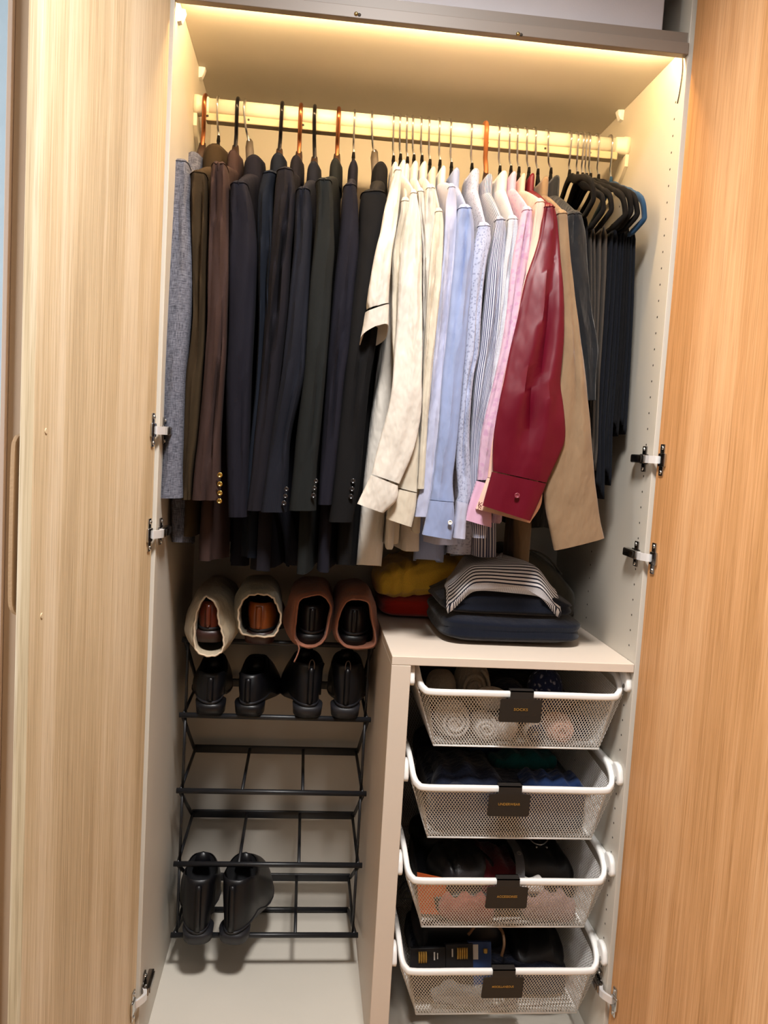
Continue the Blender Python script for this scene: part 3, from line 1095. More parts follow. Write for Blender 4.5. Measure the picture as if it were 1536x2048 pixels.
SIL = dict(hm='silver', hr=0.0023, bm='velvet_black', th=0.0035, ht=0.010)
BLK = dict(hm='black_hook', hr=0.0042, bm='dark_wood', th=0.008, ht=0.014, L=0.19)
COP = dict(hm='copper', hr=0.0046, bm='dark_wood', th=0.008, ht=0.014, L=0.19)
GRY = dict(hm='silver', hr=0.0024, bm='grey_wood', th=0.0085, ht=0.019, L=0.19, rise=0.004)
FLT = dict(hm='wood_hook', hr=0.0052, bm='dark_wood', th=0.006, ht=0.012)


def K(base, u, **kw):
    d = dict(base); d['u'] = u; d.update(kw)
    return d


JG, SG = 'jackets along the left half of the rail', 'shirts along the right half of the rail'

# ---- jackets, left to right
garment('jacket', 'blue-grey tweed jacket hanging first from the left, against the left panel', 'jacket', JG, 'tweed',
        K(COP, 407), (405, 288), (386, 300, 40),
        [(322, 340, 374), (360, 337, 379), (400, 336, 377), (450, 333, 380), (500, 330, 382), (560, 327, 382), (630, 325, 378),
         (700, 323, 372), (760, 322, 367), (830, 322, 365), (880, 324, 364), (940, 320, 362), (997, 315, 363)],
        0.070, 0.035, 0.036, 0.030, hem=1.035, T=0.013, seed=1, fold=0.003, hanger_label='copper-hooked hanger holding the blue-grey tweed jacket at far left',
        bodyrows=(0.10, [(1000, 330, 384), (1050, 330, 386), (1088, 332, 386)]))
garment('jacket', 'olive-brown jacket with raised collar, second from the left', 'jacket', JG, 'olive',
        K(SIL, 433), (437, 278), (428, 284, 46),
        [(345, 378, 410), (375, 376, 413), (400, 377, 414), (450, 379, 414), (500, 381, 412), (560, 382, 411), (630, 383, 409),
         (700, 376, 407), (760, 367, 402), (870, 362, 394), (940, 361, 384), (1000, 361, 381)],
        0.078, 0.055, 0.034, 0.026, hem=1.06, T=0.011, seed=2, fold=0.008, colh=0.052,
        hanger_label='silver-hooked hanger holding the olive-brown jacket')
garment('jacket', 'plum-brown blazer with gilt cuff buttons, third from the left', 'jacket', JG, 'brown',
        K(BLK, 473), (471, 293), (468, 296, 28),
        [(328, 420, 452), (360, 417, 456), (400, 416, 456), (450, 415, 456), (500, 413, 456), (560, 412, 455), (630, 412, 452),
         (700, 408, 450), (760, 404, 446), (870, 394, 439), (940, 386, 438), (1001, 381, 438)],
        0.070, 0.035, 0.036, 0.028, hem=1.02, T=0.012, seed=3, fold=0.011, hanger_label='black-hooked hanger holding the plum-brown blazer',
        buttons=[(440, 950, 0.0052, 'button_gold'), (440, 968, 0.0052, 'button_gold'), (440, 986, 0.0052, 'button_gold'), (439, 1002, 0.0052, 'button_gold')])
garment('jacket', 'navy-plum suit jacket on a grey wooden hanger, fourth from the left', 'jacket', JG, 'navy_plum',
        K(GRY, 487), (499, 291), (508, 306, 40),
        [(366, 459, 494), (400, 456, 503), (450, 456, 510), (500, 455, 513), (560, 455, 511), (630, 455, 508),
         (700, 453, 504), (760, 450, 501), (870, 450, 498), (950, 452, 496), (1035, 455, 494)],
        0.068, 0.045, 0.036, 0.028, hem=1.00, T=0.013, seed=4, hanger_label='grey wooden hanger with a thin hook holding the navy-plum jacket',
        bodyrows=(0.16, [(1000, 455, 505), (1060, 458, 498), (1128, 455, 494)]))
garment('jacket', 'slate-navy jacket half hidden between the navy-plum and charcoal jackets', 'jacket', JG, 'navy',
        K(BLK, 563), (559, 300), (557, 302, 32),
        [(345, 524, 552), (375, 517, 546), (400, 514, 545), (450, 513, 545), (500, 514, 545), (560, 514, 540), (630, 516, 540),
         (760, 510, 536), (870, 500, 530), (940, 492, 525), (1016, 484, 518)],
        0.082, 0.060, 0.034, 0.026, hem=1.01, T=0.012, seed=5, fold=0.007, hanger_label='black-hooked hanger holding the slate-navy jacket')
garment('jacket', 'charcoal suit jacket on a copper hook, sixth from the left', 'jacket', JG, 'charcoal',
        K(COP, 601), (598, 305), (595, 307, 26),
        [(338, 553, 586), (370, 549, 590), (400, 547, 590), (450, 543, 587), (500, 540, 582), (560, 534, 579), (630, 529, 575),
         (700, 524, 567), (760, 519, 560), (870, 508, 548), (940, 502, 541), (1022, 492, 530)],
        0.068, 0.045, 0.035, 0.027, hem=1.0, T=0.012, seed=6, fold=0.010, hanger_label='copper-hooked hanger holding the charcoal jacket')
garment('jacket', 'midnight-navy jacket with dark cuff buttons on a black hook, seventh from the left', 'jacket', JG, 'navy_rib',
        K(BLK, 629), (629, 316), (630, 319, 27),
        [(378, 592, 620), (410, 589, 624), (450, 588, 625), (500, 586, 622), (560, 580, 619), (630, 574, 616),
         (700, 567, 612), (760, 560, 607), (870, 541, 582), (940, 531, 577), (1025, 520, 573)],
        0.064, 0.035, 0.035, 0.027, hem=0.995, T=0.012, seed=7, fold=0.006, hanger_label='black-hooked hanger holding the midnight-navy jacket',
        buttons=[(573, 978, 0.0045, 'button_dark'), (571, 992, 0.0045, 'button_dark'), (568, 1006, 0.005, 'button_dark')],
        bodyrows=(0.14, [(1000, 530, 590), (1060, 560, 600), (1130, 568, 610)]))
garment('jacket', 'dark green-charcoal jacket on a copper hook, eighth from the left', 'jacket', JG, 'green_char',
        K(COP, 678), (674, 310), (675, 313, 24),
        [(360, 632, 664), (400, 633, 668), (450, 630, 669), (500, 626, 670), (560, 620, 665), (630, 615, 661), (700, 611, 656),
         (760, 606, 651), (870, 592, 641), (940, 586, 634), (1022, 577, 633)],
        0.058, 0.030, 0.036, 0.028, hem=1.0, T=0.012, seed=8, hanger_label='copper-hooked hanger holding the green-charcoal jacket',
        buttons=[(632, 962, 0.0045, 'button_dark'), (629, 976, 0.0045, 'button_dark'), (627, 991, 0.005, 'button_dark')])
garment('jacket', 'plum-charcoal jacket on a thin silver hook, ninth from the left', 'jacket', JG, 'char_plum',
        K(SIL, 710), (707, 311), (709, 316, 20),
        [(370, 688, 714), (400, 684, 717), (450, 681, 719), (500, 676, 719), (560, 669, 712), (630, 663, 706), (700, 657, 699),
         (760, 653, 690), (870, 645, 680), (940, 640, 672), (1010, 636, 664)],
        0.066, 0.045, 0.034, 0.026, hem=1.005, T=0.012, seed=9, hanger_label='silver-hooked hanger holding the plum-charcoal jacket')
garment('jacket', 'soft black jacket on a grey wooden hanger, next to the white shirts', 'jacket', JG, 'black_wool',
        K(GRY, 745), (749, 312), (764, 320, 32),
        [(383, 724, 774), (415, 720, 778), (450, 720, 776), (500, 716, 772), (560, 709, 768), (630, 700, 762), (700, 694, 752),
         (760, 688, 742), (870, 676, 730), (960, 668, 722), (1045, 658, 706)],
        0.066, 0.045, 0.036, 0.028, hem=1.015, T=0.014, seed=10, hanger_label='grey wooden hanger holding the soft black jacket',
        buttons=[(706, 962, 0.005, 'button_dark'), (704, 978, 0.005, 'button_dark'), (702, 993, 0.005, 'button_dark')])

# ---- shirts, left to right
garment('shirt', 'white shirt with a turned-up short sleeve, leftmost of the shirts', 'shirt', SG, 'white2',
        K(SIL, 789), (787, 318), (792, 320, 17),
        [(340, 790, 803), (380, 779, 802), (420, 769, 798), (460, 762, 793), (500, 752, 786), (560, 741, 781), (600, 735, 779), (612, 733, 618, 779)][:7] + [(735, 616, 779, 604)],
        0.060, 0.020, 0.014, 0.022, hem=1.012, T=0.009, seed=21, fold=0.003, colh=0.04,
        cuff=dict(rows=[(732, 622, 780, 606), (728, 640, 780, 622), (722, 664, 780, 640)], y=0.014, d=0.026, open=0.034),
        hanger_label='silver-hooked hanger holding the short-sleeved white shirt',
        bodyrows=(0.085, [(690, 766, 803), (760, 750, 800), (850, 734, 796), (950, 720, 788), (1050, 711, 778), (1140, 704, 769)]))
garment('shirt', 'white shirt whose long sleeve ends in a broad rounded cuff at the left', 'shirt', SG, 'white2',
        K(SIL, 802), (801, 314), (805, 316, 17),
        [(386, 822, 834), (420, 816, 840), (450, 811, 843), (500, 804, 845), (560, 798, 845), (630, 795, 846), (700, 790, 846),
         (760, 786, 845), (800, 781, 845), (850, 769, 840), (755, 900, 826, 908), (744, 948, 800, 968)],
        0.050, 0.012, 0.010, 0.010, hem=1.055, T=0.008, seed=22, fold=0.0035, colh=0.04, sway=0.1,
        cuff=dict(rows=[(743, 950, 797, 972), (730, 977, 795, 1000), (715, 1008, 768, 1027)], y=0.004, d=0.011, ),
        hanger_label='silver-hooked hanger of the white shirt with the broad rounded cuff')
garment('shirt', 'white shirt with a pointed cuff hanging just right of the broad rounded cuff', 'shirt', SG, 'cream',
        K(SIL, 816), (815, 320), (817, 324, 16),
        [(402, 803, 820), (430, 800, 818), (500, 786, 806), (560, 785, 806), (650, 784, 808), (760, 790, 820), (850, 797, 838), (920, 798, 838), (794, 975, 835, 985)],
        0.062, 0.034, 0.009, 0.009, hem=1.05, T=0.008, seed=23, colh=0.04, sway=0.1, cmat='white2', bodyrows=(0.12, [(900, 775, 812), (1000, 772, 808), (1092, 768, 801)]),
        cuff=dict(rows=[(795, 978, 835, 987), (783, 1010, 832, 1020), (773, 1038, 824, 1055)], y=0.026, d=0.010),
        hanger_label='silver-hooked hanger of the white shirt with the pointed cuff')
garment('shirt', 'white shirt fourth among the shirts, mostly behind its neighbours', 'shirt', SG, 'white2',
        K(SIL, 828), (828, 316), (831, 318, 18),
        [(383, 836, 848), (410, 838, 851), (450, 843, 856), (500, 846, 862), (600, 847, 862), (700, 846, 860), (800, 843, 856), (900, 836, 851), (976, 829, 848)],
        0.070, 0.050, 0.009, 0.008, hem=1.052, T=0.008, seed=24, bodyrows=(0.13, [(900, 806, 842), (1000, 803, 848), (1086, 800, 853)]), colh=0.04, sway=0.1, hanger_label='silver-hooked hanger of the fourth shirt')
garment('shirt', 'warm white shirt fifth among the shirts, its shoulder seam showing', 'shirt', SG, 'white2',
        K(SIL, 845), (844, 317), (849, 319, 19),
        [(376, 854, 870), (400, 851, 873), (450, 850, 874), (500, 847, 868), (560, 846, 864), (650, 848, 862), (760, 848, 860), (850, 846, 858), (940, 842, 854)],
        0.060, 0.055, 0.010, 0.008, hem=1.10, T=0.008, seed=25, colh=0.04, sway=0.1, hanger_label='silver-hooked hanger of the fifth shirt')
garment('shirt', 'ecru shirt with a plain hem at its sleeve, beside the lavender shirt', 'shirt', SG, 'cream',
        K(SIL, 861), (860, 325), (867, 330, 19),
        [(423, 872, 886), (450, 868, 888), (500, 862, 887), (560, 858, 884), (600, 855, 880), (700, 849, 870), (760, 846, 864), (850, 843, 856), (978, 836, 849)],
        0.052, 0.030, 0.010, 0.008, hem=1.10, T=0.008, seed=26, colh=0.042, sway=0.1, hanger_label='silver-hooked hanger of the ecru shirt')
garment('shirt', 'pale lavender-grey shirt between the ecru and the light blue ones', 'shirt', SG, 'lavender',
        K(SIL, 882), (880, 326), (887, 328, 18),
        [(374, 898, 911), (400, 893, 914), (450, 890, 915), (500, 888, 913), (560, 883, 906), (630, 876, 903), (700, 867, 898),
         (760, 862, 893), (850, 855, 884), (950, 846, 873), (1000, 836, 867), (1034, 830, 862)],
        0.056, 0.036, 0.011, 0.010, hem=1.055, T=0.009, seed=27, bodyrows=(0.13, [(900, 850, 890), (1000, 852, 915), (1086, 854, 940)]), colh=0.042, sway=0.15, cmat='white', hanger_label='silver-hooked hanger of the lavender-grey shirt')
garment('shirt', 'light blue shirt with a buttoned cuff', 'shirt', SG, 'blue',
        K(SIL, 905), (903, 331), (913, 332, 22),
        [(416, 918, 945), (450, 914, 950), (500, 911, 950), (560, 905, 946), (630, 899, 939), (700, 892, 933), (760, 886, 927), (850, 879, 919),
         (900, 874, 914), (960, 868, 907), (862, 1000, 910, 1004)],
        0.046, 0.018, 0.014, 0.012, hem=1.022, T=0.010, seed=28, colh=0.045, sway=0.2,
        cuff=dict(rows=[(861, 1001, 909, 1005), (854, 1036, 911, 1042), (846, 1070, 905, 1080)], y=0.012, d=0.013),
        hanger_label='silver-hooked hanger of the light blue shirt', buttons=[(900, 1045, 0.0048, 'button_white')],
        bodyrows=(0.15, [(900, 840, 900), (1000, 828, 898), (1110, 820, 895)]))
garment('shirt', 'grey-blue flower-patterned shirt with a rolled tubular cuff', 'shirt', SG, 'floral',
        K(SIL, 947), (944, 333), (951, 333, 26),
        [(452, 958, 982), (480, 951, 983), (520, 946, 975), (600, 939, 966), (700, 932, 960), (760, 927, 948), (850, 918, 941), (920, 914, 941),
         (985, 917, 943), (915, 1002, 938, 1008)],
        0.052, 0.026, 0.012, 0.010, hem=1.03, T=0.010, seed=29, colh=0.05, sway=0.2, cuff_mat='lavender',
        cuff=dict(rows=[(914, 1002, 938, 1008), (911, 1040, 934, 1044), (907, 1076, 932, 1079)], y=0.020, d=0.012),
        hanger_label='silver-hooked hanger of the flower-patterned shirt',
        bodyrows=(0.15, [(900, 905, 960), (1000, 900, 965), (1108, 898, 960)]))
garment('shirt', 'navy and white fine-striped shirt on an orange-copper flat hook', 'shirt', SG, 'stripe',
        K(FLT, 977), (972, 341), (978, 344, 24),
        [(440, 993, 1012), (470, 988, 1014), (520, 980, 1011), (560, 975, 1009), (630, 968, 1004), (700, 961, 996), (760, 951, 989),
         (850, 944, 972), (950, 940, 966), (1040, 944, 974)],
        0.060, 0.042, 0.012, 0.010, hem=1.035, T=0.010, seed=30, colh=0.046, sway=0.2,
        cuff=dict(rows=[(943, 1042, 976, 1044), (947, 1076, 974, 1077)], y=0.036, d=0.011),
        hanger_label='hanger with an orange-copper flat hook holding the navy-striped shirt',
        bodyrows=(0.16, [(900, 950, 1010), (1000, 945, 1014), (1108, 945, 1016)]))
garment('shirt', 'white shirt with a fine grey check between the striped and pink shirts', 'shirt', SG, 'check',
        K(SIL, 1003), (1000, 338), (1008, 338, 26),
        [(438, 1018, 1037), (470, 1015, 1038), (520, 1009, 1032), (560, 1005, 1028), (630, 998, 1021), (700, 990, 1011), (760, 982, 1003),
         (850, 968, 992), (950, 962, 984), (1030, 960, 982)],
        0.058, 0.040, 0.011, 0.009, hem=1.13, T=0.009, seed=31, colh=0.046, sway=0.2, cmat='white', hanger_label='silver-hooked hanger of the grey-check shirt')
garment('shirt', 'pink flower-patterned shirt with a plain pink cuff', 'shirt', SG, 'pink',
        K(SIL, 1024), (1022, 338), (1028, 339, 20),
        [(420, 1048, 1066), (450, 1040, 1067), (500, 1030, 1064), (560, 1021, 1058), (630, 1014, 1046), (700, 1003, 1034), (760, 990, 1020),
         (850, 968, 1004), (900, 961, 996), (955, 975, 962, 990)[:0] or (960, 956, 985)],
        0.050, 0.026, 0.012, 0.010, hem=1.13, T=0.009, seed=32, colh=0.044, sway=0.2, cuff_mat='pink_plain', cmat='pink_plain',
        cuff=dict(rows=[(955, 962, 986, 970), (942, 1002, 985, 1016), (930, 1040, 985, 1056)], y=0.020, d=0.011),
        hanger_label='silver-hooked hanger of the pink flower-patterned shirt')
g_peach = garment('shirt', 'peach shirt with an embroidered letter on its cuff, just behind the crimson one', 'shirt', SG, 'peach',
        K(SIL, 1040), (1038, 340), (1047, 343, 17),
        [(404, 1074, 1091), (450, 1068, 1094), (500, 1060, 1090), (560, 1048, 1080), (630, 1037, 1075), (700, 1022, 1070), (760, 1009, 1062),
         (850, 992, 1060), (900, 984, 1068), (977, 955, 1080, 975)],
        0.046, 0.016, 0.010, 0.008, hem=1.13, T=0.008, seed=33, colh=0.044, sway=0.2,
        cuff=dict(rows=[(976, 956, 1088, 976), (964, 988, 1084, 1012), (953, 1018, 1062, 1047)], y=0.010, d=0.009),
        hanger_label='silver-hooked hanger of the peach shirt')
garment('shirt', 'crimson satin shirt with a broad square cuff', 'shirt', SG, 'red',
        K(SIL, 1059), (1058, 341), (1065, 343, 18),
        [(414, 1090, 1111), (440, 1085, 1117), (480, 1078, 1121), (520, 1066, 1124), (560, 1053, 1128), (630, 1038, 1131), (700, 1022, 1129), (760, 1010, 1124),
         (800, 1001, 1128), (850, 992, 1133), (885, 988, 1131), (920, 987, 1117), (987, 942, 1096, 966)],
        0.040, -0.004, 0.009, 0.009, hem=1.13, T=0.008, seed=34, fold=0.007, colh=0.044, sway=0.2,
        cuff=dict(rows=[(986, 944, 1096, 968), (976, 980, 1080, 1006), (967, 1012, 1063, 1043)], y=-0.011, d=0.010),
        hanger_label='silver-hooked hanger of the crimson satin shirt', buttons=[(1034, 991, 0.0055, 'button_red')])
garment('shirt', 'tan shirt with a wide uncuffed sleeve end, right of the crimson one', 'shirt', SG, 'tan',
        K(SIL, 1077), (1076, 344), (1092, 349, 22),
        [(427, 1117, 1137), (460, 1118, 1139), (500, 1119, 1142), (560, 1122, 1150), (630, 1126, 1158), (700, 1122, 1167), (760, 1114, 1175),
         (850, 1103, 1184), (900, 1095, 1188), (960, 1089, 1193), (1000, 1092, 1198), (1040, 1098, 1204), (1112, 1102, 1212, 1077)],
        0.044, 0.010, 0.012, 0.012, hem=1.005, T=0.009, seed=35, fold=0.003, colh=0.048, sway=0.25,
        hanger_label='silver-hooked hanger of the tan shirt',
        bodyrows=(0.20, [(960, 1040, 1085), (1040, 1034, 1078), (1120, 1038, 1070)]))
garment('shirt', 'charcoal shirt at the right end of the shirts, beside the bare velvet hangers', 'shirt', SG, 'char_shirt',
        K(SIL, 1102), (1102, 342), (1112, 347, 26),
        [(428, 1139, 1166), (460, 1136, 1174), (500, 1135, 1177), (560, 1139, 1180), (630, 1150, 1188), (690, 1164, 1199), (740, 1172, 1196), (800, 1178, 1194)],
        0.050, 0.045, 0.014, 0.012, hem=1.10, T=0.010, seed=36, colh=0.050, sway=0.6,
        hanger_label='silver-hooked hanger of the charcoal shirt')
_c = at(961, 1009, y=0.0092)
lettering('K', 'monogram', M['thread'], g_peach, 0.0085, 0.0095, Matrix.Translation(_c) @ Matrix.Rotation(PI / 2, 4, 'X') @ Matrix.Rotation(-0.2, 4, 'Z'))

# ---- velvet hangers with trousers
TG = 'trousers folded over velvet hangers'
HG = 'velvet trouser hangers at the right end of the rail'


def velvet_hanger(u, neck, corner, low, end, mat, label, yb=0.10):
    xr = at(u, 288, y=RY - 0.03).x
    nk = at(neck[0], neck[1], y=RY)
    t = thing('velvet_hanger', (nk.x, RY, nk.z), label, 'hanger', HG)
    MB().tube(hook_path(xr, nk.x, nk.z), 0.0022, 8).build('hook', M['silver'], t)
    MB().cyl((nk.x, RY, nk.z - 0.008), (nk.x, RY, nk.z + 0.008), 0.0045, 10, 0.0032).build('hook_collar', M[mat], t)
    cz = at(corner[0], corner[1], y=0.075); lo = at(low[0], low[1], y=0.070); en = at(end[0], end[1], y=yb)
    n = Vector((nk.x, RY, nk.z - 0.012))
    kn = lerp(lo, en, 0.12) + Vector((0.001, -0.004, -0.004))
    front = [n, lerp(n, cz, 0.18) + Vector((0, 0, 0.004)), lerp(n, cz, 0.30) - Vector((0, 0, 0.002)), lerp(n, cz, 0.75) + Vector((0, 0, 0.004)),
             cz + Vector((0, 0.010, 0.003)), lerp(cz, lo, 0.35) + Vector((0.001, -0.006, 0.002)), lo, kn, lerp(kn, en, 0.6), en]

    def mir(p):
        return Vector((2 * nk.x - p.x if abs(p.x - nk.x) < 0.02 else nk.x - (p.x - nk.x) * 0.6, 2 * RY - p.y, p.z))
    bar = [lerp(en, mir(en), k) for k in (0.33, 0.66)]
    ctrl = front + bar + [mir(p) for p in reversed(front)]
    poly = ctrl[:-1] + [n]
    for _ in range(2):   # corner cutting: straight arms with tight bends
        nxt = [poly[0]]
        for p, q in zip(poly, poly[1:]):
            nxt += [lerp(p, q, 0.25), lerp(p, q, 0.75)]
        poly = nxt + [poly[-1]]
    path = poly
    NP = len(path)
    rings = []
    for i in range(NP):
        a, c = path[max(0, i - 1)], path[min(NP - 1, i + 1)]
        tdir = (c - a).normalized()
        ax = (cz - mir(cz)); ax.z = 0; ax.normalize()
        s = Vector((-ax.y, ax.x, 0))
        up = tdir.cross(s).normalized()
        yf = abs(path[i].y - RY)
        hh = 0.0070 if yf > 0.1 else 0.0095
        if path[i].z < nk.z - 0.07 and yf < abs(en.y - RY) + 0.004:
            hh = 0.0045
        rings.append([path[i] + s * (0.0046 * spw(math.cos(b), 0.7)) + up * (hh * spw(math.sin(b), 0.7)) for b in [2 * PI * j / 12 for j in range(12)]])
    MB().loft(rings, True, True, True).build('frame', M[mat], t)
    return t, en, mir(en)


def trousers(label, mat, en, bk, rows, hem, seed, th=0.011):
    """two folded legs over the hanger bar; rows = (v, uL, uR) of the edge facing the room"""
    g = thing('trousers', ((en.x + bk.x) / 2, RY, hem), label, 'trousers', TG)
    r = rnd_seq(seed)
    yf = en.y + 0.012
    ctr = [((at(a, v, y=yf) + at(b, v, y=yf)) / 2, (at(b, v, y=yf) - at(a, v, y=yf)).length / 2) for v, a, b in rows]
    p1 = r.uniform(0, 6)
    zt = en.z + 0.010
    for side in (-1, 1):
        rings = []
        NZ = 26
        hm = hem if side < 0 else hem + 0.02
        for i in range(NZ):
            t = i / (NZ - 1)
            z = lerp(zt, hm, t)
            cx, hw = ctr[-1]
            cx = cx.x
            for (p, tp), (q, tq) in zip(ctr, ctr[1:]):
                if q.z <= z <= p.z:
                    k = (p.z - z) / max(1e-6, p.z - q.z)
                    cx, hw = lerp(p.x, q.x, k), lerp(tp, tq, k)
                    break
            else:
                if z > ctr[0][0].z:
                    cx, hw = ctr[0][0].x, ctr[0][1]
            bx = bk.x + (cx - en.x) * 0.5
            F = Vector((cx, yf, z)); B = Vector((bx, bk.y - 0.012, z))
            ax = (F - B).normalized(); nn = Vector((-ax.y, ax.x, 0)) * -1
            half = max(0.003, hw * 0.5)
            topk = sstep(0, 0.04, t)
            off = nn * (side * half * topk)
            ring = []
            for j in range(36):
                a = 2 * PI * j / 36
                s = spw(math.cos(a), 0.5); q = spw(math.sin(a), 0.5)
                f = 0.0022 * t * (1 - s ** 6) * (math.sin(6 * s + p1 + 2 * t) + math.sin(11 * s - p1)) if True else 0
                ring.append((F + B) / 2 + ax * (s * (F - B).length / 2) + off + nn * (q * half * (0.35 + 0.62 * topk) + f))
            rings.append(ring)
        MB().loft(rings, True, True, True, flip=True).build('leg', M[mat], g)
    return g


VH = [
    (1144, (1139, 347), (1178, 357), (1187, 392), (1169, 432), 'velvet_black', 'black velvet hanger nearest the charcoal shirt, its arm swung to the right'),
    (1158, (1155, 351), (1199, 388), (1207, 415), (1181, 456), 'velvet_black', 'second black velvet hanger from the charcoal shirt'),
    (1169, (1165, 353), (1214, 384), (1223, 415), (1197, 455), 'velvet_black', 'third black velvet hanger from the charcoal shirt'),
    (1175, (1173, 354), (1239, 385), (1251, 425), (1222, 458), 'velvet_black', 'fourth black velvet hanger from the charcoal shirt'),
    (1182, (1181, 354), (1251, 380), (1262, 418), (1240, 455), 'velvet_black', 'fifth black velvet hanger from the charcoal shirt'),
    (1200, (1197, 356), (1262, 386), (1275, 424), (1247, 460), 'velvet_black', 'sixth black velvet hanger, next to the blue one'),
    (1227, (1222, 361), (1279, 391), (1289, 432), (1262, 467), 'velvet_blue', 'blue velvet hanger at the right end of the rail'),
]
TR = [
    ('black trousers on the velvet hanger nearest the charcoal shirt', 'trouser_black', [(440, 1162, 1178), (560, 1170, 1180), (700, 1172, 1182), (860, 1174, 1184)], 1.30),
    ('dark grey creased trousers second from the charcoal shirt', 'trouser_grey', [(460, 1179, 1193), (600, 1181, 1194), (700, 1180, 1192), (860, 1178, 1190)], 1.25),
    ('taupe-grey trousers third from the charcoal shirt', 'trouser_grey', [(458, 1195, 1219), (550, 1195, 1216), (650, 1192, 1210), (760, 1188, 1202), (900, 1184, 1198)], 1.24),
    ('dark navy trousers on the fourth velvet hanger', 'trouser_navy', [(462, 1221, 1240), (600, 1214, 1233), (700, 1206, 1226), (860, 1196, 1214), (1000, 1196, 1212)], 1.18),
    ('dark navy trousers on the fifth velvet hanger', 'trouser_navy', [(464, 1241, 1251), (600, 1234, 1245), (700, 1227, 1240), (860, 1215, 1228), (950, 1214, 1226)], 1.21),
    ('near-black trousers on the sixth velvet hanger', 'trouser_black', [(466, 1252, 1261), (600, 1246, 1256), (700, 1241, 1252), (860, 1229, 1240)], 1.315),
    ('near-black trousers on the blue velvet hanger at the far right', 'trouser_navy', [(470, 1261, 1274), (600, 1257, 1270), (700, 1253, 1265), (800, 1244, 1260), (866, 1241, 1255)], 1.32),
]
for k, (a, b) in enumerate(zip(VH, TR)):
    t, en, bk = velvet_hanger(*a)
    trousers(b[0], b[1], en, bk, b[2], b[3], 70 + k)

# ------------------------------------------------------------------ folded clothes on the low shelf (top at z = 0.854)
SZ = 0.854
PG = 'folded clothes piled on the low shelf'


def wob(seed, amp, sc):
    off = Vector((seed * 3.1, seed * 7.7, seed * 1.3))

    def f(p):
        return noise.noise_vector(p * sc + off) * amp
    return f


def folded(label, name, cat, mat, cx, cy, z0, lx, ly, lz, seed, crown=0.0, layers=2, ex=0.3, ez=0.75, sag=0.0, skew=0.0, parent=None, droop=0.0):
    """a folded garment: soft slab whose front shows the folded layers"""
    w = wob(seed, 0.006, 9)

    def fn(p, a, b, c):
        q = p.copy()
        edge = max(abs(a), abs(b))
        # layer grooves round the edge
        if layers > 1:
            g = math.cos(PI * layers * (c + 1)) if layers % 2 else math.cos(PI * layers * (c + 1))
            q.x -= a * 0.007 * (1 + g) / 2 * sstep(0.6, 1.0, edge)
            q.y -= b * 0.009 * (1 + g) / 2 * sstep(0.6, 1.0, edge)
        if c > -0.5:
            q.z += crown * (1 - a * a) * (1 - 0.6 * b * b) * sstep(-0.5, 0.6, c)
            q.z -= droop * sstep(0.45, 1.0, abs(a)) * sstep(-0.2, 0.8, c)
            q.z -= sag * sstep(0.3, 1.0, -b) * sstep(-0.2, 0.8, c)
        q.x += skew * c
        d = w(Vector((p.x, p.y, p.z)))
        if c < -0.8:
            d.z = max(0, d.z) * 0
        return q + d
    mb = MB()
    mb.slab(cx, cy, z0 + lz / 2, lx, ly, lz, ex, ez, 56, 22, fn)
    zmin = min(p[2] for p in mb.v)
    mb.v = [(p[0], p[1], p[2] + (z0 - zmin)) for p in mb.v]
    g = thing(name, (cx, cy, z0), label, cat, PG)
    mb.build('folded_body', M[mat], g)
    return g


red_s = folded('red sweater folded under the yellow cable-knit one', 'folded_sweater', 'sweater', 'red_knit', 0.585, 0.435, SZ, 0.235, 0.22, 0.058, 1, 0.004, 2)
# cable-knit: plaits modelled as relief on the slab
wk = wob(4, 0.006, 7)


def cable(p, a, b, c):
    q = p.copy()
    s = p.x * 0.93 + p.y * 0.2
    k = math.floor(s / 0.030)
    f = (s / 0.030 - k) * 2 - 1
    along = p.y * 0.4 - p.z * 1.6
    rope = (1 - f * f) * 0.011 * (0.72 + 0.28 * math.sin(along / 0.0055 + (1.5 if f > 0 else 0) + k * 1.1)) 
    nrm = Vector((0, -1 if b < 0 else 0.3, 0.9 if c > -0.2 else -0.2)).normalized()
    q += nrm * rope
    q.z += 0.022 * a * 1.0 + 0.012 * (1 - a * a) * sstep(-0.4, 0.6, c)
    return q + wk(p)


g = thing('folded_sweater', (0.60, 0.42, SZ + 0.06), 'mustard yellow cable-knit sweater folded on the red one', 'sweater', PG)
mb = MB()
mb.slab(0.598, 0.425, SZ + 0.056 + 0.046, 0.285, 0.21, 0.082, 0.35, 0.75, 160, 34, cable)
mb.build('folded_body', M['yellow_knit'], g)

nav1 = folded('navy sweater at the bottom of the right pile', 'folded_sweater', 'sweater', 'navy_knit', 0.738, 0.245, SZ, 0.318, 0.285, 0.066, 2, 0.0, 2, ez=0.55, sag=0.004)
nav2 = folded('navy sweater in the middle of the right pile under the striped top', 'folded_sweater', 'sweater', 'navy_knit', 0.730, 0.255, SZ + 0.057, 0.300, 0.27, 0.060, 3, 0.012, 2, ez=0.55, droop=0.018)

# striped top lying over the pile, drooping to both sides, V of ribbing at its neck
g = thing('striped_top', (0.715, 0.25, SZ + 0.115), 'white and navy striped knit top folded on the navy sweaters', 'top', PG)


def top_z(a, b):
    return SZ + 0.146 + 0.030 * (1 - abs(a) ** 2.2) * (1 - 0.12 * b) - 0.030 * sstep(0.55, 1.0, abs(a)) + 0.006 * math.sin(3 * a + 2 * b)


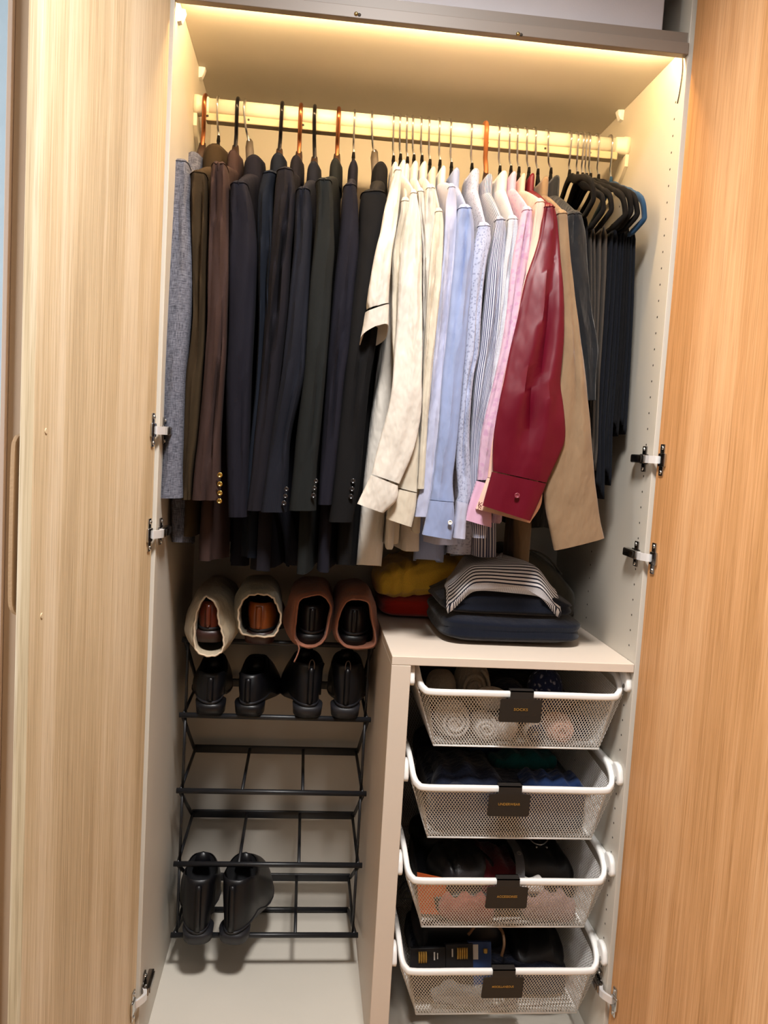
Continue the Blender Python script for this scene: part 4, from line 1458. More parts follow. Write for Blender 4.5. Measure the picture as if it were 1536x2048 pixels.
mb = MB()
NX, NYY = 40, 40
rings = []
for j in range(NYY + 1):
    t = j / NYY
    b = -1 + 2 * t
    row = []
    for i in range(NX + 1):
        a = -1 + 2 * i / NX
        wdt = lerp(0.122, 0.085, t ** 1.5)
        x = 0.716 + a * wdt - 0.006 * t
        y = 0.112 + 0.20 * t + 0.010 * a * a
        z = top_z(a, b)
        if t < 0.22:
            k = 1 - t / 0.22
            z -= 0.040 * k * k
            y += 0.012 * k * k * 0 - 0.004 * (1 - k)
        row.append((x, y, z))
    rings.append(row)
under = [[(x, y + 0.002, z - 0.014 - 0.004) for x, y, z in r] for r in rings]
ring_closed = []
for top, bot in zip(rings, under):
    ring_closed.append(top + [((top[-1][0] + 0.004), top[-1][1], (top[-1][2] + bot[-1][2]) / 2)] + bot[::-1] + [((top[0][0] - 0.004), top[0][1], (top[0][2] + bot[0][2]) / 2)])
mb.loft(ring_closed, True, True, True)
mb.build('folded_body', M['breton'], g)
M['rib'] = plain('pale_grey_ribbing', '#b9b7bd', 0.9, grain=0.3)


def on_top(a, t, dz=0.002):
    b = -1 + 2 * t
    wdt = lerp(0.122, 0.085, t ** 1.5)
    return Vector((0.716 + a * wdt - 0.006 * t, 0.112 + 0.20 * t + 0.010 * a * a, top_z(a, b) + dz))


mb = MB()
mb.tube(crom([on_top(-0.42, 0.97), on_top(-0.22, 0.75), on_top(0.02, 0.52), on_top(0.10, 0.50)], 14), 0.0032, 6, flat=0.5)
mb.build('neck_ribbing', M['rib'], g)
mb = MB()
mb.tube(crom([on_top(0.40, 0.97), on_top(0.25, 0.75), on_top(0.06, 0.52), on_top(-0.02, 0.50)], 14), 0.0032, 6, flat=0.5)
mb.build('neck_ribbing', M['rib'], g)

g = thing('canvas_bag', (0.90, 0.42, SZ), 'slumped olive-grey canvas bag behind the right end of the navy pile', 'bag')


def bagf(p, a, b, c):
    q = p.copy()
    q.x -= 0.035 * sstep(-0.2, 1.0, c) * 1.0
    q.z += 0.03 * (-a) * sstep(-0.3, 1, c)
    d = noise.noise_vector(p * 8 + Vector((3, 1, 2))) * 0.012
    if c < -0.7:
        d.z = 0
    return q + d


mb = MB()
mb.slab(0.872, 0.43, SZ + 0.088, 0.165, 0.20, 0.172, 0.4, 0.5, 44, 24, bagf)
zmin = min(p[2] for p in mb.v)
mb.v = [(min(p[0], W - 0.004), p[1], p[2] - zmin + SZ) for p in mb.v]
mb.build('bag_body', M['olive_bag'], g)
mb = MB()
mb.tube(crom([(0.80, 0.36, SZ + 0.165), (0.83, 0.345, SZ + 0.18), (0.87, 0.345, SZ + 0.165), (0.91, 0.35, SZ + 0.125)], 16), 0.006, 8, flat=0.35)
mb.build('bag_seam', M['olive_bag'], g)

# ------------------------------------------------------------------ shoe rack: five slanted tiers of black tube
rk = thing('shoe_rack', (0.235, 0.45, 0.0), 'black metal shoe rack with five slanted tiers at the bottom left', 'shoe rack')
XL, XR, YF, YB = 0.024, 0.451, 0.277, 0.533
TZ = [0.098, 0.272, 0.448, 0.627, 0.802]       # tiers, bottom to top
for zf in TZ:
    MB().tube([(XL - 0.006, YF, zf), (XR + 0.006, YF, zf)], 0.0062, 12).build('front_rod', M['black_rod'], rk)
    MB().box(XL, XR, YB - 0.004, YB + 0.004, zf - 0.009, zf + 0.011, 0.0015).build('back_bar', M['black_rod'], rk)
    for k in (0.0, 1 / 3, 2 / 3, 1.0):
        xx = lerp(XL + 0.004, XR - 0.004, k)
        MB().tube([(xx, YF, zf + 0.0035), (xx, YB, zf + 0.0035)], 0.0038, 8).build('cross_wire', M['black_rod'], rk)
MB().tube([(XL, YB, 0.0075), (XR, YB, 0.0075)], 0.0070, 10).build('foot_bar', M['black_rod'], rk)
for i in range(5):
    zl = TZ[i - 1] if i else 0.0075
    for xs in (XL, XR):
        # diagonal brace from a front rod back down to the tier below, and the post at the front
        MB().tube([(xs, YF + 0.003, TZ[i]), (xs, YB, zl)], 0.0046, 8).build('side_brace', M['black_rod'], rk)
        if i:
            xp = xs + (0.007 if xs < 0.2 else -0.007)
            MB().tube([(xp, YF + 0.004, TZ[i]), (xp, YF + 0.004, zl)], 0.0032, 8).build('side_post', M['black_rod'], rk)


# ------------------------------------------------------------------ shoes
def sole_outline(n=36, L=0.285, w=0.104, wh=0.076, side=1):
    """closed outline; x across, l along from heel (0) to toe (L)"""
    pts = []
    for j in range(n):
        a = 2 * PI * j / n
        l = L / 2 - L / 2 * spw(math.cos(a), 0.9)
        t = l / L
        wid = lerp(wh, w, sstep(0.25, 0.7, t)) * (1 - 0.22 * math.exp(-((t - 0.42) / 0.16) ** 2) * 0.8)
        x = wid / 2 * spw(math.sin(a), 0.8)
        x += side * 0.008 * math.sin(PI * t)
        pts.append((x, l))
    return pts


def shoe(name, label, cat, group, heel, yaw, pitch, mat, heel_mat, rim_h=0.065, L=0.275, side=1, scale=1.0, boot=0.0, lining='black_suede', tree=None,
         roll=0.0, heel_h=0.026, loop=None, tongue=True):
    """heel = point under the back of the heel (nearest the room); the shoe runs away from the room and up the slanted tier"""
    g = thing(name, heel, label, cat, group)
    R = Matrix.Translation(Vector(heel)) @ Matrix.Rotation(yaw, 4, 'Z') @ Matrix.Rotation(pitch, 4, 'X') @ Matrix.Rotation(roll, 4, 'Y') @ Matrix.Scale(scale, 4)

    def P(x, l, h):
        return R @ Vector((x, l, h))
    out = sole_outline(40, L, 0.104, 0.076, side)
    ym = L * 0.5
    # outsole
    mb = MB()

    def arch(l):
        t = l / L
        return heel_h * (1 - sstep(0.25, 0.45, t)) + 0.012 * sstep(0.85, 1.0, t)
    rg = []
    for sc, h in ((0.96, 0.0), (1.0, 0.002), (1.02, 0.005), (1.02, 0.0075), (0.98, 0.008)):
        rg.append([P(x * sc, ym + (l - ym) * (0.5 + 0.5 * sc), heel_h - 0.0 + h - heel_h * sstep(0.30, 0.55, l / L) + 0.014 * sstep(0.85, 1.0, l / L)) for x, l in out])
    mb.loft(rg, True, True, True)
    mb.build('sole', M['dark_sole'], g)
    mb = MB()
    ho = [(x, l) for x, l in sole_outline(28, L, 0.104, 0.076, side) if l < L * 0.26]
    hl = []
    for j in range(24):
        a = 2 * PI * j / 24
        l = 0.034 - 0.034 * spw(math.cos(a), 0.8)
        hl.append((0.0365 * spw(math.sin(a), 0.75) * (0.9 + 0.1 * l / 0.068), l * 1.0))
    mb.loft([[P(x * sc, 0.034 + (l - 0.034) * sc + dl, h) for x, l in hl] for sc, h, dl in ((0.94, 0.0, 0.003), (0.97, heel_h * 0.5, 0.0015), (1.0, heel_h * 0.97, 0.0))],
            True, True, True)
    mb.build('heel', M[heel_mat], g)
    # upper: from the welt up to the topline, then down inside
    def base_h(l):
        return heel_h + 0.008 - heel_h * sstep(0.30, 0.55, l / L) + 0.014 * sstep(0.85, 1.0, l / L)
    rim_len = 0.135 if not boot else 0.120
    rim = []
    for j in range(40):
        a = 2 * PI * j / 40
        l = 0.012 + rim_len / 2 - rim_len / 2 * spw(math.cos(a), 0.9)
        rim.append(((0.038 if boot else 0.033) * spw(math.sin(a), 0.75), l))
    rg = []
    rh = rim_h + boot
    for t in (0.0, 0.10, 0.22, 0.36, 0.5, 0.64, 0.78, 0.9, 1.0):
        row = []
        for (x, l), (xr_, lr) in zip(out, rim):
            k = t ** 0.9
            bulge = math.sin(PI * min(1, t * 1.15)) if t < 0.87 else 0.0
            xx = lerp(x * 0.99, xr_, k ** 1.3) * (1 + 0.06 * bulge)
            ll = lerp(ym + (l - ym) * 0.985, lr, k if l > L * 0.3 else k * 0.9)
            # toe box stays full before it climbs to the vamp
            if l > L * 0.5:
                ll = lerp(ym + (l - ym) * 0.985, lr, k ** 1.55)
            if l < L * 0.2:
                ll -= 0.004 * math.sin(PI * t) - 0.004 * t
            top = heel_h + rh - 0.016 * sstep(0.0, 0.06, lr - 0.02) * (1 - sstep(0.07, 0.14, lr)) + (0.012 if not boot else 0.004) * sstep(0.09, 0.145, lr)
            hb = base_h(l)
            row.append(P(xx, ll, lerp(hb, top, t ** 0.85 if l < L * 0.5 else t ** 0.95)))
        rg.append(row)
    rimc = sum(rg[-1], Vector()) / 40
    lip = [p + (rimc - p) * 0.07 + (R.to_3x3() @ Vector((0, 0, 0.0015))) for p in rg[-1]]
    rg.append(lip)
    mb = MB()
    mb.loft(rg, True, False, False, flip=True)
    up = mb.build('upper', M[mat], g)
    ins = [[p + (rimc - p) * 0.09 for p in rg[-2]]]
    dn = R.to_3x3() @ Vector((0, 0, -1))
    for dd, sc in ((0.02, 0.10), (rh * 0.8, 0.12)):
        ins.append([p + (rimc - p) * sc + dn.normalized() * dd for p in rg[-2]])
    mb = MB()
    mb.loft(ins, True, False, True)
    mb.build('lining', M[lining], g)
    # back strip and counter seam
    mb = MB()
    stp = [P(0, -0.0025 - 0.0025 * math.sin(PI * t), heel_h + 0.010 + (rh - 0.012) * t) for t in [i / 8 for i in range(9)]]
    rings = []
    for i, p in enumerate(stp):
        wv = R.to_3x3() @ Vector((0.007, 0, 0)); ov = R.to_3x3() @ Vector((0, -0.002, 0))
        rings.append([p - wv - ov * 0.8, p + ov, p + wv - ov * 0.8, p - ov * 2.5])
    mb.loft(rings, True, True, True)
    mb.build('back_strip', M[mat], g)
    if loop:
        mb = MB()
        mb.tube(crom([P(-0.006, 0.002, heel_h + rh - 0.008), P(-0.005, -0.004, heel_h + rh + 0.012), P(0, -0.003, heel_h + rh + 0.018), P(0.005, -0.004, heel_h + rh + 0.012),
                      P(0.006, 0.002, heel_h + rh - 0.008)], 16), 0.003, 6, flat=0.4)
        mb.build('pull_loop', M[loop], g)
    if not tongue:
        return g
    # facing / tongue at the throat of the shoe
    mb = MB()
    tg = [P(0, 0.112 + 0.02 * t * (1 if not boot else 0.4), heel_h + rh - 0.02 + 0.030 * t) for t in (0, 0.5, 1.0)]
    rings = []
    for i, p in enumerate(tg):
        wv = R.to_3x3() @ Vector((0.022 - 0.004 * i, 0, 0)); ov = R.to_3x3() @ Vector((0, 0.003, 0.0))
        bend = R.to_3x3() @ Vector((0, 0.006, 0))
        rings.append([p - wv - bend, p - ov, p + wv - bend, p + ov])
    mb.loft(rings, True, True, True)
    mb.build('tongue', M[mat], g)
    return g


PT = math.radians(2)
SH = 'black shoes on the second tier'
y2, z2 = 0.252, TZ[3] + 0.0075
shoe('shoe', 'leftmost black leather shoe on the second tier from the top', 'shoe', SH, (0.088, y2, z2), 0.04, PT, 'black_leather', 'black_leather', 0.066, side=-1)
shoe('shoe', 'second black leather shoe on the second tier from the top', 'shoe', SH, (0.172, y2, z2), -0.10, PT, 'black_leather', 'black_leather', 0.066, side=1)
shoe('ankle_boot', 'black ankle boot with a pull loop, third on the second tier from the top', 'boot', SH, (0.312, y2, z2), 0.10, PT, 'black_leather', 'dark_sole', 0.070, side=-1, boot=0.026, loop='sole_tan')
shoe('ankle_boot', 'black ankle boot at the right end of the second tier from the top', 'boot', SH, (0.395, y2, z2), -0.03, PT, 'black_leather', 'dark_sole', 0.070, side=1, boot=0.026, loop='sole_tan')
BT = 'black boots on the bottom tier'
zb_ = TZ[0] + 0.008
shoe('ankle_boot', 'left black boot of the pair on the bottom tier', 'boot', BT, (0.084, 0.222, zb_), 0.05, PT, 'black_leather', 'dark_sole', 0.070, side=-1, boot=0.050, scale=1.02, L=0.285)
shoe('ankle_boot', 'right black boot of the pair on the bottom tier', 'boot', BT, (0.160, 0.222, zb_), -0.17, PT, 'black_leather', 'dark_sole', 0.070, side=1, boot=0.050, scale=1.02, L=0.285)

# shoes inside their dust bags on the top tier
TB = 'shoes in dust bags on the top tier'
ty = 0.372


def dust_bag(label, mat, rim_px, outer_px, yr, yo, toe, cord, seed, ruffle=0.004, tail=None):
    """cloth pouch: drawn opening towards the room (rim), widest behind it, narrowing to the toe end"""
    n = 48

    def closed(px, y):
        P = [at(u, v, y=y) for u, v in px]
        m = len(P)
        out = []
        for j in range(n):
            t = j / n * m
            i = int(t); f = t - i
            p0, p1, p2, p3 = (P[(i + k) % m] for k in (-1, 0, 1, 2))
            out.append(0.5 * ((2 * p1) + (p2 - p0) * f + (2 * p0 - 5 * p1 + 4 * p2 - p3) * f * f + (3 * p1 - p0 - 3 * p2 + p3) * f ** 3))
        return out
    rim, outer = closed(rim_px, yr), closed(outer_px, yo)
    r = rnd_seq(seed)
    c = sum(rim, Vector()) / n
    co = sum(outer, Vector()) / n
    rings = []
    inner = [c + (p - c) * 0.93 + Vector((0, 0.03, 0)) for p in rim]
    rings.append(inner)
    rim2 = []
    for j, p in enumerate(rim):
        k = 0.3 * ruffle * math.sin(2 * PI * j / n * 16 + seed)
        rim2.append(p + (p - c).normalized() * k + Vector((0, 0.5 * k, 0)))
    rings.append([c + (p - c) * 0.97 + Vector((0, 0.004, 0)) for p in rim2])
    rings.append(rim2)
    for t in (0.3, 0.6, 0.85, 1.0):
        row = []
        for j in range(n):
            p = lerp(rim2[j], outer[j], t ** 0.7)
            p = p + noise.noise_vector(Vector((p.x * 30, p.z * 30, seed + t * 3))) * 0.0045 * sstep(0.0, 0.5, t)
            row.append(p)
        rings.append(row)
    tv = Vector(toe)
    for t in (0.2, 0.45, 0.7, 0.9, 0.98):
        sc = (1 - t ** 3.0) ** 0.5
        row = []
        cc = lerp(co, tv, t)
        for j in range(n):
            q = outer[j] - co
            p = cc + Vector((q.x, 0, q.z * (0.55 + 0.45 * sc))) * max(0.3, sc)
            p = p + noise.noise_vector(Vector((p.x * 26, p.z * 26, seed + t * 5 + p.y * 10))) * 0.006
            row.append(p)
        rings.append(row)
    g = thing('shoe_bag', (co.x, yo, min(p.z for p in outer)), label, 'shoe bag', TB)
    mb = MB()
    mb.loft(rings, True, False, True)
    mb.build('pouch', M[mat], g)
    mb = MB()
    mb.tube([p + Vector((0, -0.0015, 0)) for p in rim2], 0.0022, 6, closed=True)
    mb.build('drawn_hem', M[cord], g)
    if tail:
        mb = MB()
        mb.tube(crom([at(u, v, y=yr - 0.006) for u, v in tail], 16), 0.0032, 6, flat=0.5)
        mb.build('drawstring', M[cord if mat != 'rust_bag' else 'rust_bag'], g)
    return g


def bagged_shoe(label, x, z, yaw, mat, heel, rim):
    return shoe('shoe', label, 'shoe', TB, (x, 0.220, TZ[4] + 0.0085), yaw, math.radians(2), mat, heel, 0.062, L=0.270, scale=1.0, tongue=False, heel_h=0.027)


p = at(415, 1272, y=0.220)
bagged_shoe('mahogany-brown leather shoe in the pale linen bag', p.x, p.z, 0.0, 'red_leather', 'brown_heel', 0.066)
p = at(516, 1268, y=0.220)
bagged_shoe('tan leather shoe in the grey-green bag', p.x, p.z, -0.05, 'tan_leather', 'brown_heel', 0.066)
p = at(622, 1280, y=0.220)
bagged_shoe('black shoe in the rust-brown bag, left one', p.x, p.z, 0.03, 'black_leather', 'black_leather', 0.066)
p = at(706, 1284, y=0.220)
bagged_shoe('black shoe in the rust-brown bag at the right end', p.x, p.z, -0.03, 'black_leather', 'black_leather', 0.066)
dust_bag('pale linen dust bag gaping open, leftmost on the top tier', 'linen_bag',
         [(413, 1193), (398, 1213), (390, 1245), (389, 1285), (396, 1304), (418, 1312), (440, 1306), (448, 1288), (444, 1262), (437, 1240), (434, 1212)],
         [(418, 1186), (392, 1194), (372, 1232), (366, 1262), (384, 1292), (415, 1308), (448, 1304), (470, 1272), (478, 1250), (462, 1208), (444, 1190)],
         0.212, 0.262, (0.080, 0.546, 0.880), 'cord', 1)
dust_bag('grey-green dust bag around the tan shoe, second on the top tier', 'grey_bag',
         [(515, 1188), (492, 1194), (478, 1218), (478, 1244), (484, 1266), (512, 1272), (545, 1272), (556, 1258), (562, 1234), (553, 1208), (542, 1192)],
         [(512, 1164), (484, 1172), (470, 1198), (468, 1240), (480, 1266), (512, 1280), (545, 1274), (562, 1250), (564, 1212), (556, 1184), (540, 1168)],
         0.214, 0.266, (0.185, 0.546, 0.880), 'cord', 2)
dust_bag('rust-brown dust bag with a hanging drawstring, third on the top tier', 'rust_bag',
         [(618, 1192), (598, 1202), (592, 1240), (590, 1278), (606, 1292), (632, 1292), (650, 1276), (658, 1240), (662, 1212), (644, 1190)],
         [(618, 1172), (582, 1184), (570, 1220), (566, 1250), (582, 1280), (612, 1296), (642, 1288), (664, 1258), (668, 1212), (650, 1178)],
         0.213, 0.264, (0.305, 0.546, 0.878), 'rust_bag', 3, 0.001, tail=[(592, 1280), (598, 1296), (594, 1312), (588, 1324)])
dust_bag('rust-brown dust bag at the right end of the top tier', 'rust_bag',
         [(712, 1198), (692, 1204), (678, 1232), (674, 1268), (690, 1292), (722, 1296), (748, 1290), (750, 1268), (744, 1240), (738, 1206)],
         [(712, 1174), (684, 1182), (670, 1212), (664, 1260), (682, 1290), (716, 1299), (750, 1292), (756, 1256), (752, 1212), (738, 1180)],
         0.213, 0.264, (0.402, 0.546, 0.878), 'rust_bag', 4, 0.001)

# ------------------------------------------------------------------ pull-out mesh baskets
BX0, BX1 = 0.524, 0.951          # outer width of the rim
BYF, BYB = 0.012, 0.535
RIMS = [0.780, 0.581, 0.383, 0.186]


def rim_path(z):
    """front lip runs low, both corners curl up to the side rails"""
    hi = z + 0.042
    r = 0.03
    left = [(BX0, BYB, hi), (BX0, 0.30, hi), (BX0, 0.14, hi), (BX0, 0.085, hi - 0.002), (BX0 + 0.001, 0.050, hi - 0.012), (BX0 + 0.004, 0.028, z + 0.014),
            (BX0 + 0.012, 0.017, z + 0.004), (BX0 + 0.030, BYF, z)]
    right = [(BX0 + BX1 - x, y, zz) for x, y, zz in reversed(left)]
    return left, right


def diamond(mb, p00, p10, p01, p11, nu, nv, r):
    """expanded-metal lattice between four corners (u along p00->p10, v along p00->p01), real strands"""
    p00, p10, p01, p11 = map(Vector, (p00, p10, p01, p11))
    nrm = (p10 - p00).cross(p01 - p00).normalized()

    def P(i, j):
        u, v = i / nu, j / nv
        return lerp(lerp(p00, p10, u), lerp(p01, p11, u), v)

    def strand(a, b):
        d = (b - a).normalized()
        s = d.cross(nrm).normalized() * r
        o = nrm * r * 0.8
        k = len(mb.v)
        mb.v += [tuple(a + s), tuple(a - s + o), tuple(a - s - o), tuple(b + s), tuple(b - s + o), tuple(b - s - o)]
        for q in ((0, 1, 4, 3), (1, 2, 5, 4), (2, 0, 3, 5)):
            mb.face([k + i for i in q])
    for j in range(nv):
        for i in range(nu + 1):
            x0 = i + (0.5 if j % 2 else 0)
            if x0 > nu:
                continue
            for sx in (-0.5, 0.5):
                x1 = x0 + sx
                if 0 <= x1 <= nu:
                    strand(P(x0, j), P(x1, j + 1))


def rounded(w0, w1, h0, h1, r, n=6):
    pts = []
    for cx, cy, a0 in ((w1 - r, h1 - r, 0), (w0 + r, h1 - r, 90), (w0 + r, h0 + r, 180), (w1 - r, h0 + r, 270)):
        for k in range(n):
            a = math.radians(a0 + 90 * k / (n - 1))
            pts.append((cx + r * math.cos(a), cy + r * math.sin(a)))
    return pts


Z0 = RIMS[0]
bz = -0.128                      # basket floor below the front lip
proto_parts = []


def make_basket():
    root = thing('mesh_basket', (0.738, 0.27, Z0), 'x', 'basket', 'white mesh baskets under the low shelf')
    left, right = rim_path(Z0)
    front = [(lerp(left[-1][0], right[0][0], k), BYF, Z0) for k in (0.25, 0.5, 0.75)]
    P = crom(left[2:] + front + right[:-2], 70)
    mb = MB()
    rings = []
    for i in range(70):
        a, c = P[max(0, i - 1)], P[min(69, i + 1)]
        t = (c - a).normalized()
        # lip: a flat-fronted rounded bar
        ref = Vector((0, 0, 1)) if abs(t.z) < 0.75 else Vector((0, -1, 0))
        up = (ref - t * ref.dot(t)).normalized()
        sd = t.cross(up)
        rings.append([P[i] + up * (0.0068 * spw(math.cos(b), 0.65)) + sd * (0.0058 * spw(math.sin(b), 0.65)) for b in [2 * PI * j / 14 for j in range(14)]])
    mb.loft(rings, True, True, True)
    mb.build('front_lip', M['white_plastic'], root)
    for sgn, x in ((1, BX0), (-1, BX1)):
        mb = MB()
        mb.tube([(x, 0.142, Z0 + 0.042), (x, BYB, Z0 + 0.042)], 0.0050, 10)
        mb.build('side_rim', M['white_metal'], root)
    MB().tube([(BX0, BYB, Z0 + 0.042), (BX1, BYB, Z0 + 0.042)], 0.0050, 10).build('back_rim', M['white_metal'], root)
    # mesh body
    mb = MB()
    fx0, fx1, yb0, yb1 = 0.571, 0.925, 0.060, 0.50
    zb = Z0 + bz
    r = 0.00070
    tF = (BX0 + 0.022, BX1 - 0.022)
    diamond(mb, (tF[0], BYF + 0.003, Z0), (tF[1], BYF + 0.003, Z0), (fx0, yb0, zb), (fx1, yb0, zb), 58, 24, r)
    diamond(mb, (BX0, 0.02, Z0 + 0.004), (BX0, BYB, Z0 + 0.042), (fx0, yb0, zb), (fx0, yb1, zb), 74, 28, r)
    diamond(mb, (BX1, 0.02, Z0 + 0.004), (BX1, BYB, Z0 + 0.042), (fx1, yb0, zb), (fx1, yb1, zb), 74, 28, r)
    diamond(mb, (BX0, BYB, Z0 + 0.042), (BX1, BYB, Z0 + 0.042), (fx0, yb1, zb), (fx1, yb1, zb), 58, 28, r)
    diamond(mb, (fx0, yb0, zb), (fx1, yb0, zb), (fx0, yb1, zb), (fx1, yb1, zb), 54, 64, r)
    # the curled corner pieces of mesh between front face and side
    for xs, xt, xf in ((BX0, tF[0], fx0), (BX1, tF[1], fx1)):
        diamond(mb, (xs, 0.04, Z0 + 0.006), (xt, BYF + 0.003, Z0), (xf, yb0 + 0.002, zb), (xf, yb0, zb), 4, 24, r)
    tag(mb.build('wire_mesh', M['white_metal'], root, False), None, None, None, 'stuff')
    for a, b in (((fx0, yb0, zb), (fx1, yb0, zb)), ((fx0, yb0, zb), (fx0, yb1, zb)), ((fx1, yb0, zb), (fx1, yb1, zb)), ((fx0, yb1, zb), (fx1, yb1, zb))):
        MB().tube([a, b], 0.0022, 8).build('bottom_wire', M['white_metal'], root)
    return root


def copy_tree(o, parent=None):
    c = o.copy()
    COL.objects.link(c)
    ORG[c] = ORG[o]
    if parent is not None:
        c.parent = parent
    for ch in list(o.children):
        copy_tree(ch, c)
    return c


BL = ['top mesh basket labelled socks, holding rolled socks', 'second mesh basket labelled underwear, holding dark folded pieces',
      'third mesh basket labelled accessories, holding belts and pouches', 'bottom mesh basket labelled miscellaneous, holding packets and cables']
WORDS = [('SOCKS', 0.029, 0.0055), ('UNDERWEAR', 0.046, 0.0055), ('ACCESSORIES', 0.043, 0.0052), ('MISCELLANEOUS', 0.046, 0.0048)]
CX = [1045, 1022, 1018, 1010]
CV = [1378, 1563, 1746, 1922]
base = make_basket()
baskets = [base] + [copy_tree(base) for _ in range(3)]
for i, b in enumerate(baskets):
    b.location = (0.738, 0.27, RIMS[i])
    ORG[b] = Vector(b.location)
    b['label'] = BL[i]
    # clip-on label hooked over the front lip, hanging against the sloping mesh
    z = RIMS[i]
    cx = at(CX[i], CV[i], y=0.004).x
    hw, hn = 0.044, 0.024
    dy, dz = 0.048, -0.128
    ln = math.hypot(dy, dz)
    dn = Vector((0, dy / ln * 0.35, dz / ln)).normalized()
    n = Vector((0, -1, 0.0)) * 1.0
    top = Vector((cx, BYF - 0.0095, z - 0.0075))
    out = [(-hn, 0.0185), (hn, 0.0185), (hn, 0.004), (hn + 0.003, 0.001), (hw - 0.003, 0.0), (hw, -0.003), (hw - 0.001, -0.008), (hw + 0.0, -0.047), (hw - 0.003, -0.050), (-hw + 0.003, -0.050), (-hw, -0.047),
           (-hw + 0.001, -0.008), (-hw, -0.003), (-hw + 0.003, 0.0), (-hn - 0.003, 0.001), (-hn, 0.004)]
    mb = MB()

    def pt(x, h, d):
        if h > 0:
            return top + Vector((x, d, h))
        return top + Vector((x, d, 0)) + dn * (-h)
    mb.loft([[pt(x, h, d) for x, h in out] for d in (0.0, 0.0018)], True, True, True)
    mb.box(cx - hn, cx + hn, BYF - 0.0095, BYF + 0.009, z + 0.0078, z + 0.0108)
    mb.box(cx - hn, cx + hn, BYF + 0.0065, BYF + 0.009, z - 0.012, z + 0.0108)
    lab = mb.build('label_clip', M['label'], b, False)
    w, ww, wh = WORDS[i]
    cpt = top + dn * 0.0215 + Vector((0, -0.0004, 0))
    ax = Vector((1, 0, 0)); uu = -dn; nn = ax.cross(uu).normalized()
    Mx = Matrix(((ax.x, uu.x, nn.x, cpt.x), (ax.y, uu.y, nn.y, cpt.y), (ax.z, uu.z, nn.z, cpt.z), (0, 0, 0, 1)))
    lettering(w, 'lettering', M['gold'], lab, ww, wh, Mx, 0.0004, 0.006)

# slide rails screwed to the uprights, one pair per basket
SR = 'white slide rails of the baskets'
NAMES = ['top', 'second', 'third', 'bottom']
for i, z in enumerate(RIMS):
    for side, xw, sx in (('divider', 0.504, 1), ('right panel', W, -1)):
        t = thing('slide_rail', (xw, 0.28, z + 0.03), 'white slide rail of the %s basket on the %s' % (NAMES[i], side), 'rail', SR)
        mb = MB()
        x0, x1 = xw + sx * 0.0004, xw + sx * 0.0075
        mb.box(min(x0, x1), max(x0, x1), 0.035, 0.53, z + 0.022, z + 0.042, 0.002)
        mb.build('channel', M['white_metal'], t, False)
        mb = MB()
        pts = rounded(0.008, 0.045, z + 0.012, z + 0.052, 0.014)
        pts = [(y + (zz - z - 0.032) * 0.35, zz) for y, zz in pts]
        mb.loft([[(xw + sx * d, y, zz) for y, zz in pts] for d in (0.0004, 0.009)] + [[(xw + sx * 0.0105, 0.0265 + (y - 0.0265) * 0.85, z + 0.032 + (zz - z - 0.032) * 0.85) for y, zz in pts]], True, True, True, sx < 0)
        mb.build('end_stop', M['white_plastic'], t)
        mb = MB()
        mb.cyl((xw + sx * 0.0104, 0.021, z + 0.022), (xw + sx * 0.0112, 0.021, z + 0.022), 0.0048, 12)
        mb.build('screw', M['chrome_dark'], t, False)

# ------------------------------------------------------------------ what lies in the baskets
def blob(name, label, cat, group, mat, c, d, seed, roll=None, ex=0.85, ez=0.85, rot=0.0, amp=0.004, tilt=0.0, clampz=None):
    """soft roll or bundle; c = bottom centre, d = sizes"""
    g = thing(name, c, label, cat, group)
    R = Matrix.Rotation(rot, 3, 'Z') @ Matrix.Rotation(tilt, 3, 'Y')
    w = wob(seed, amp, 22)
    mb = MB()

    def fn(p, a, b, cc):
        return R @ (p + w(p))
    mb.slab(c[0], c[1], c[2] + d[2] / 2, d[0], d[1], d[2], ex, ez, 36, 18, fn)
    zmin = min(p[2] for p in mb.v)
    mb.v = [(p[0], p[1], p[2] + c[2] - zmin) for p in mb.v]
    o = mb.build('rolled_cloth' if roll else 'cloth_body', M[mat], g)
    if roll:   # the spiral edge of a rolled pair, facing the room
        pts = []
        for k in range(46):
            a = k / 45 * 2 * PI * 2.2
            rr = (0.12 + 0.30 * k / 45)
            pts.append(Vector((c[0], c[1], c[2] + d[2] / 2)) + R @ Vector((rr * d[0] * math.cos(a), -d[1] / 2 * (0.98 - 0.5 * rr * rr), rr * d[2] * math.sin(a))))
        mb = MB()
        mb.tube(pts, 0.0042, 6)
        mb.build('rolled_edge', M[mat if roll is True else roll], o)
    return g


S1 = RIMS[0] + bz + 0.0025
SK = 'rolled socks in the top basket'
blob('rolled_socks', 'large white rolled socks at the front left of the socks basket', 'socks', SK, 'sock_white', (0.617, 0.122, S1), (0.072, 0.085, 0.074), 1, True)
blob('rolled_socks', 'white rolled socks second from the left in the socks basket', 'socks', SK, 'sock_white', (0.684, 0.105, S1), (0.058, 0.062, 0.056), 2, True)
blob('rolled_socks', 'round white sock ball below the label in the socks basket', 'socks', SK, 'sock_white', (0.727, 0.098, S1), (0.060, 0.050, 0.050), 3)
blob('rolled_socks', 'white and navy sock ball right of the label in the socks basket', 'socks', SK, 'sock_white', (0.790, 0.098, S1), (0.046, 0.050, 0.046), 4, 'sock_navy')
blob('rolled_socks', 'peach-pink rolled socks at the front right of the socks basket', 'socks', SK, 'sock_pink', (0.848, 0.106, S1), (0.058, 0.062, 0.056), 5, True)
blob('rolled_socks', 'dark navy rolled socks at the right end of the socks basket', 'socks', SK, 'sock_navy', (0.900, 0.125, S1), (0.044, 0.075, 0.050), 6)
blob('rolled_socks', 'white sock bundle behind the label in the socks basket', 'socks', SK, 'sock_white', (0.705, 0.155, S1 + 0.045), (0.070, 0.060, 0.052), 7)
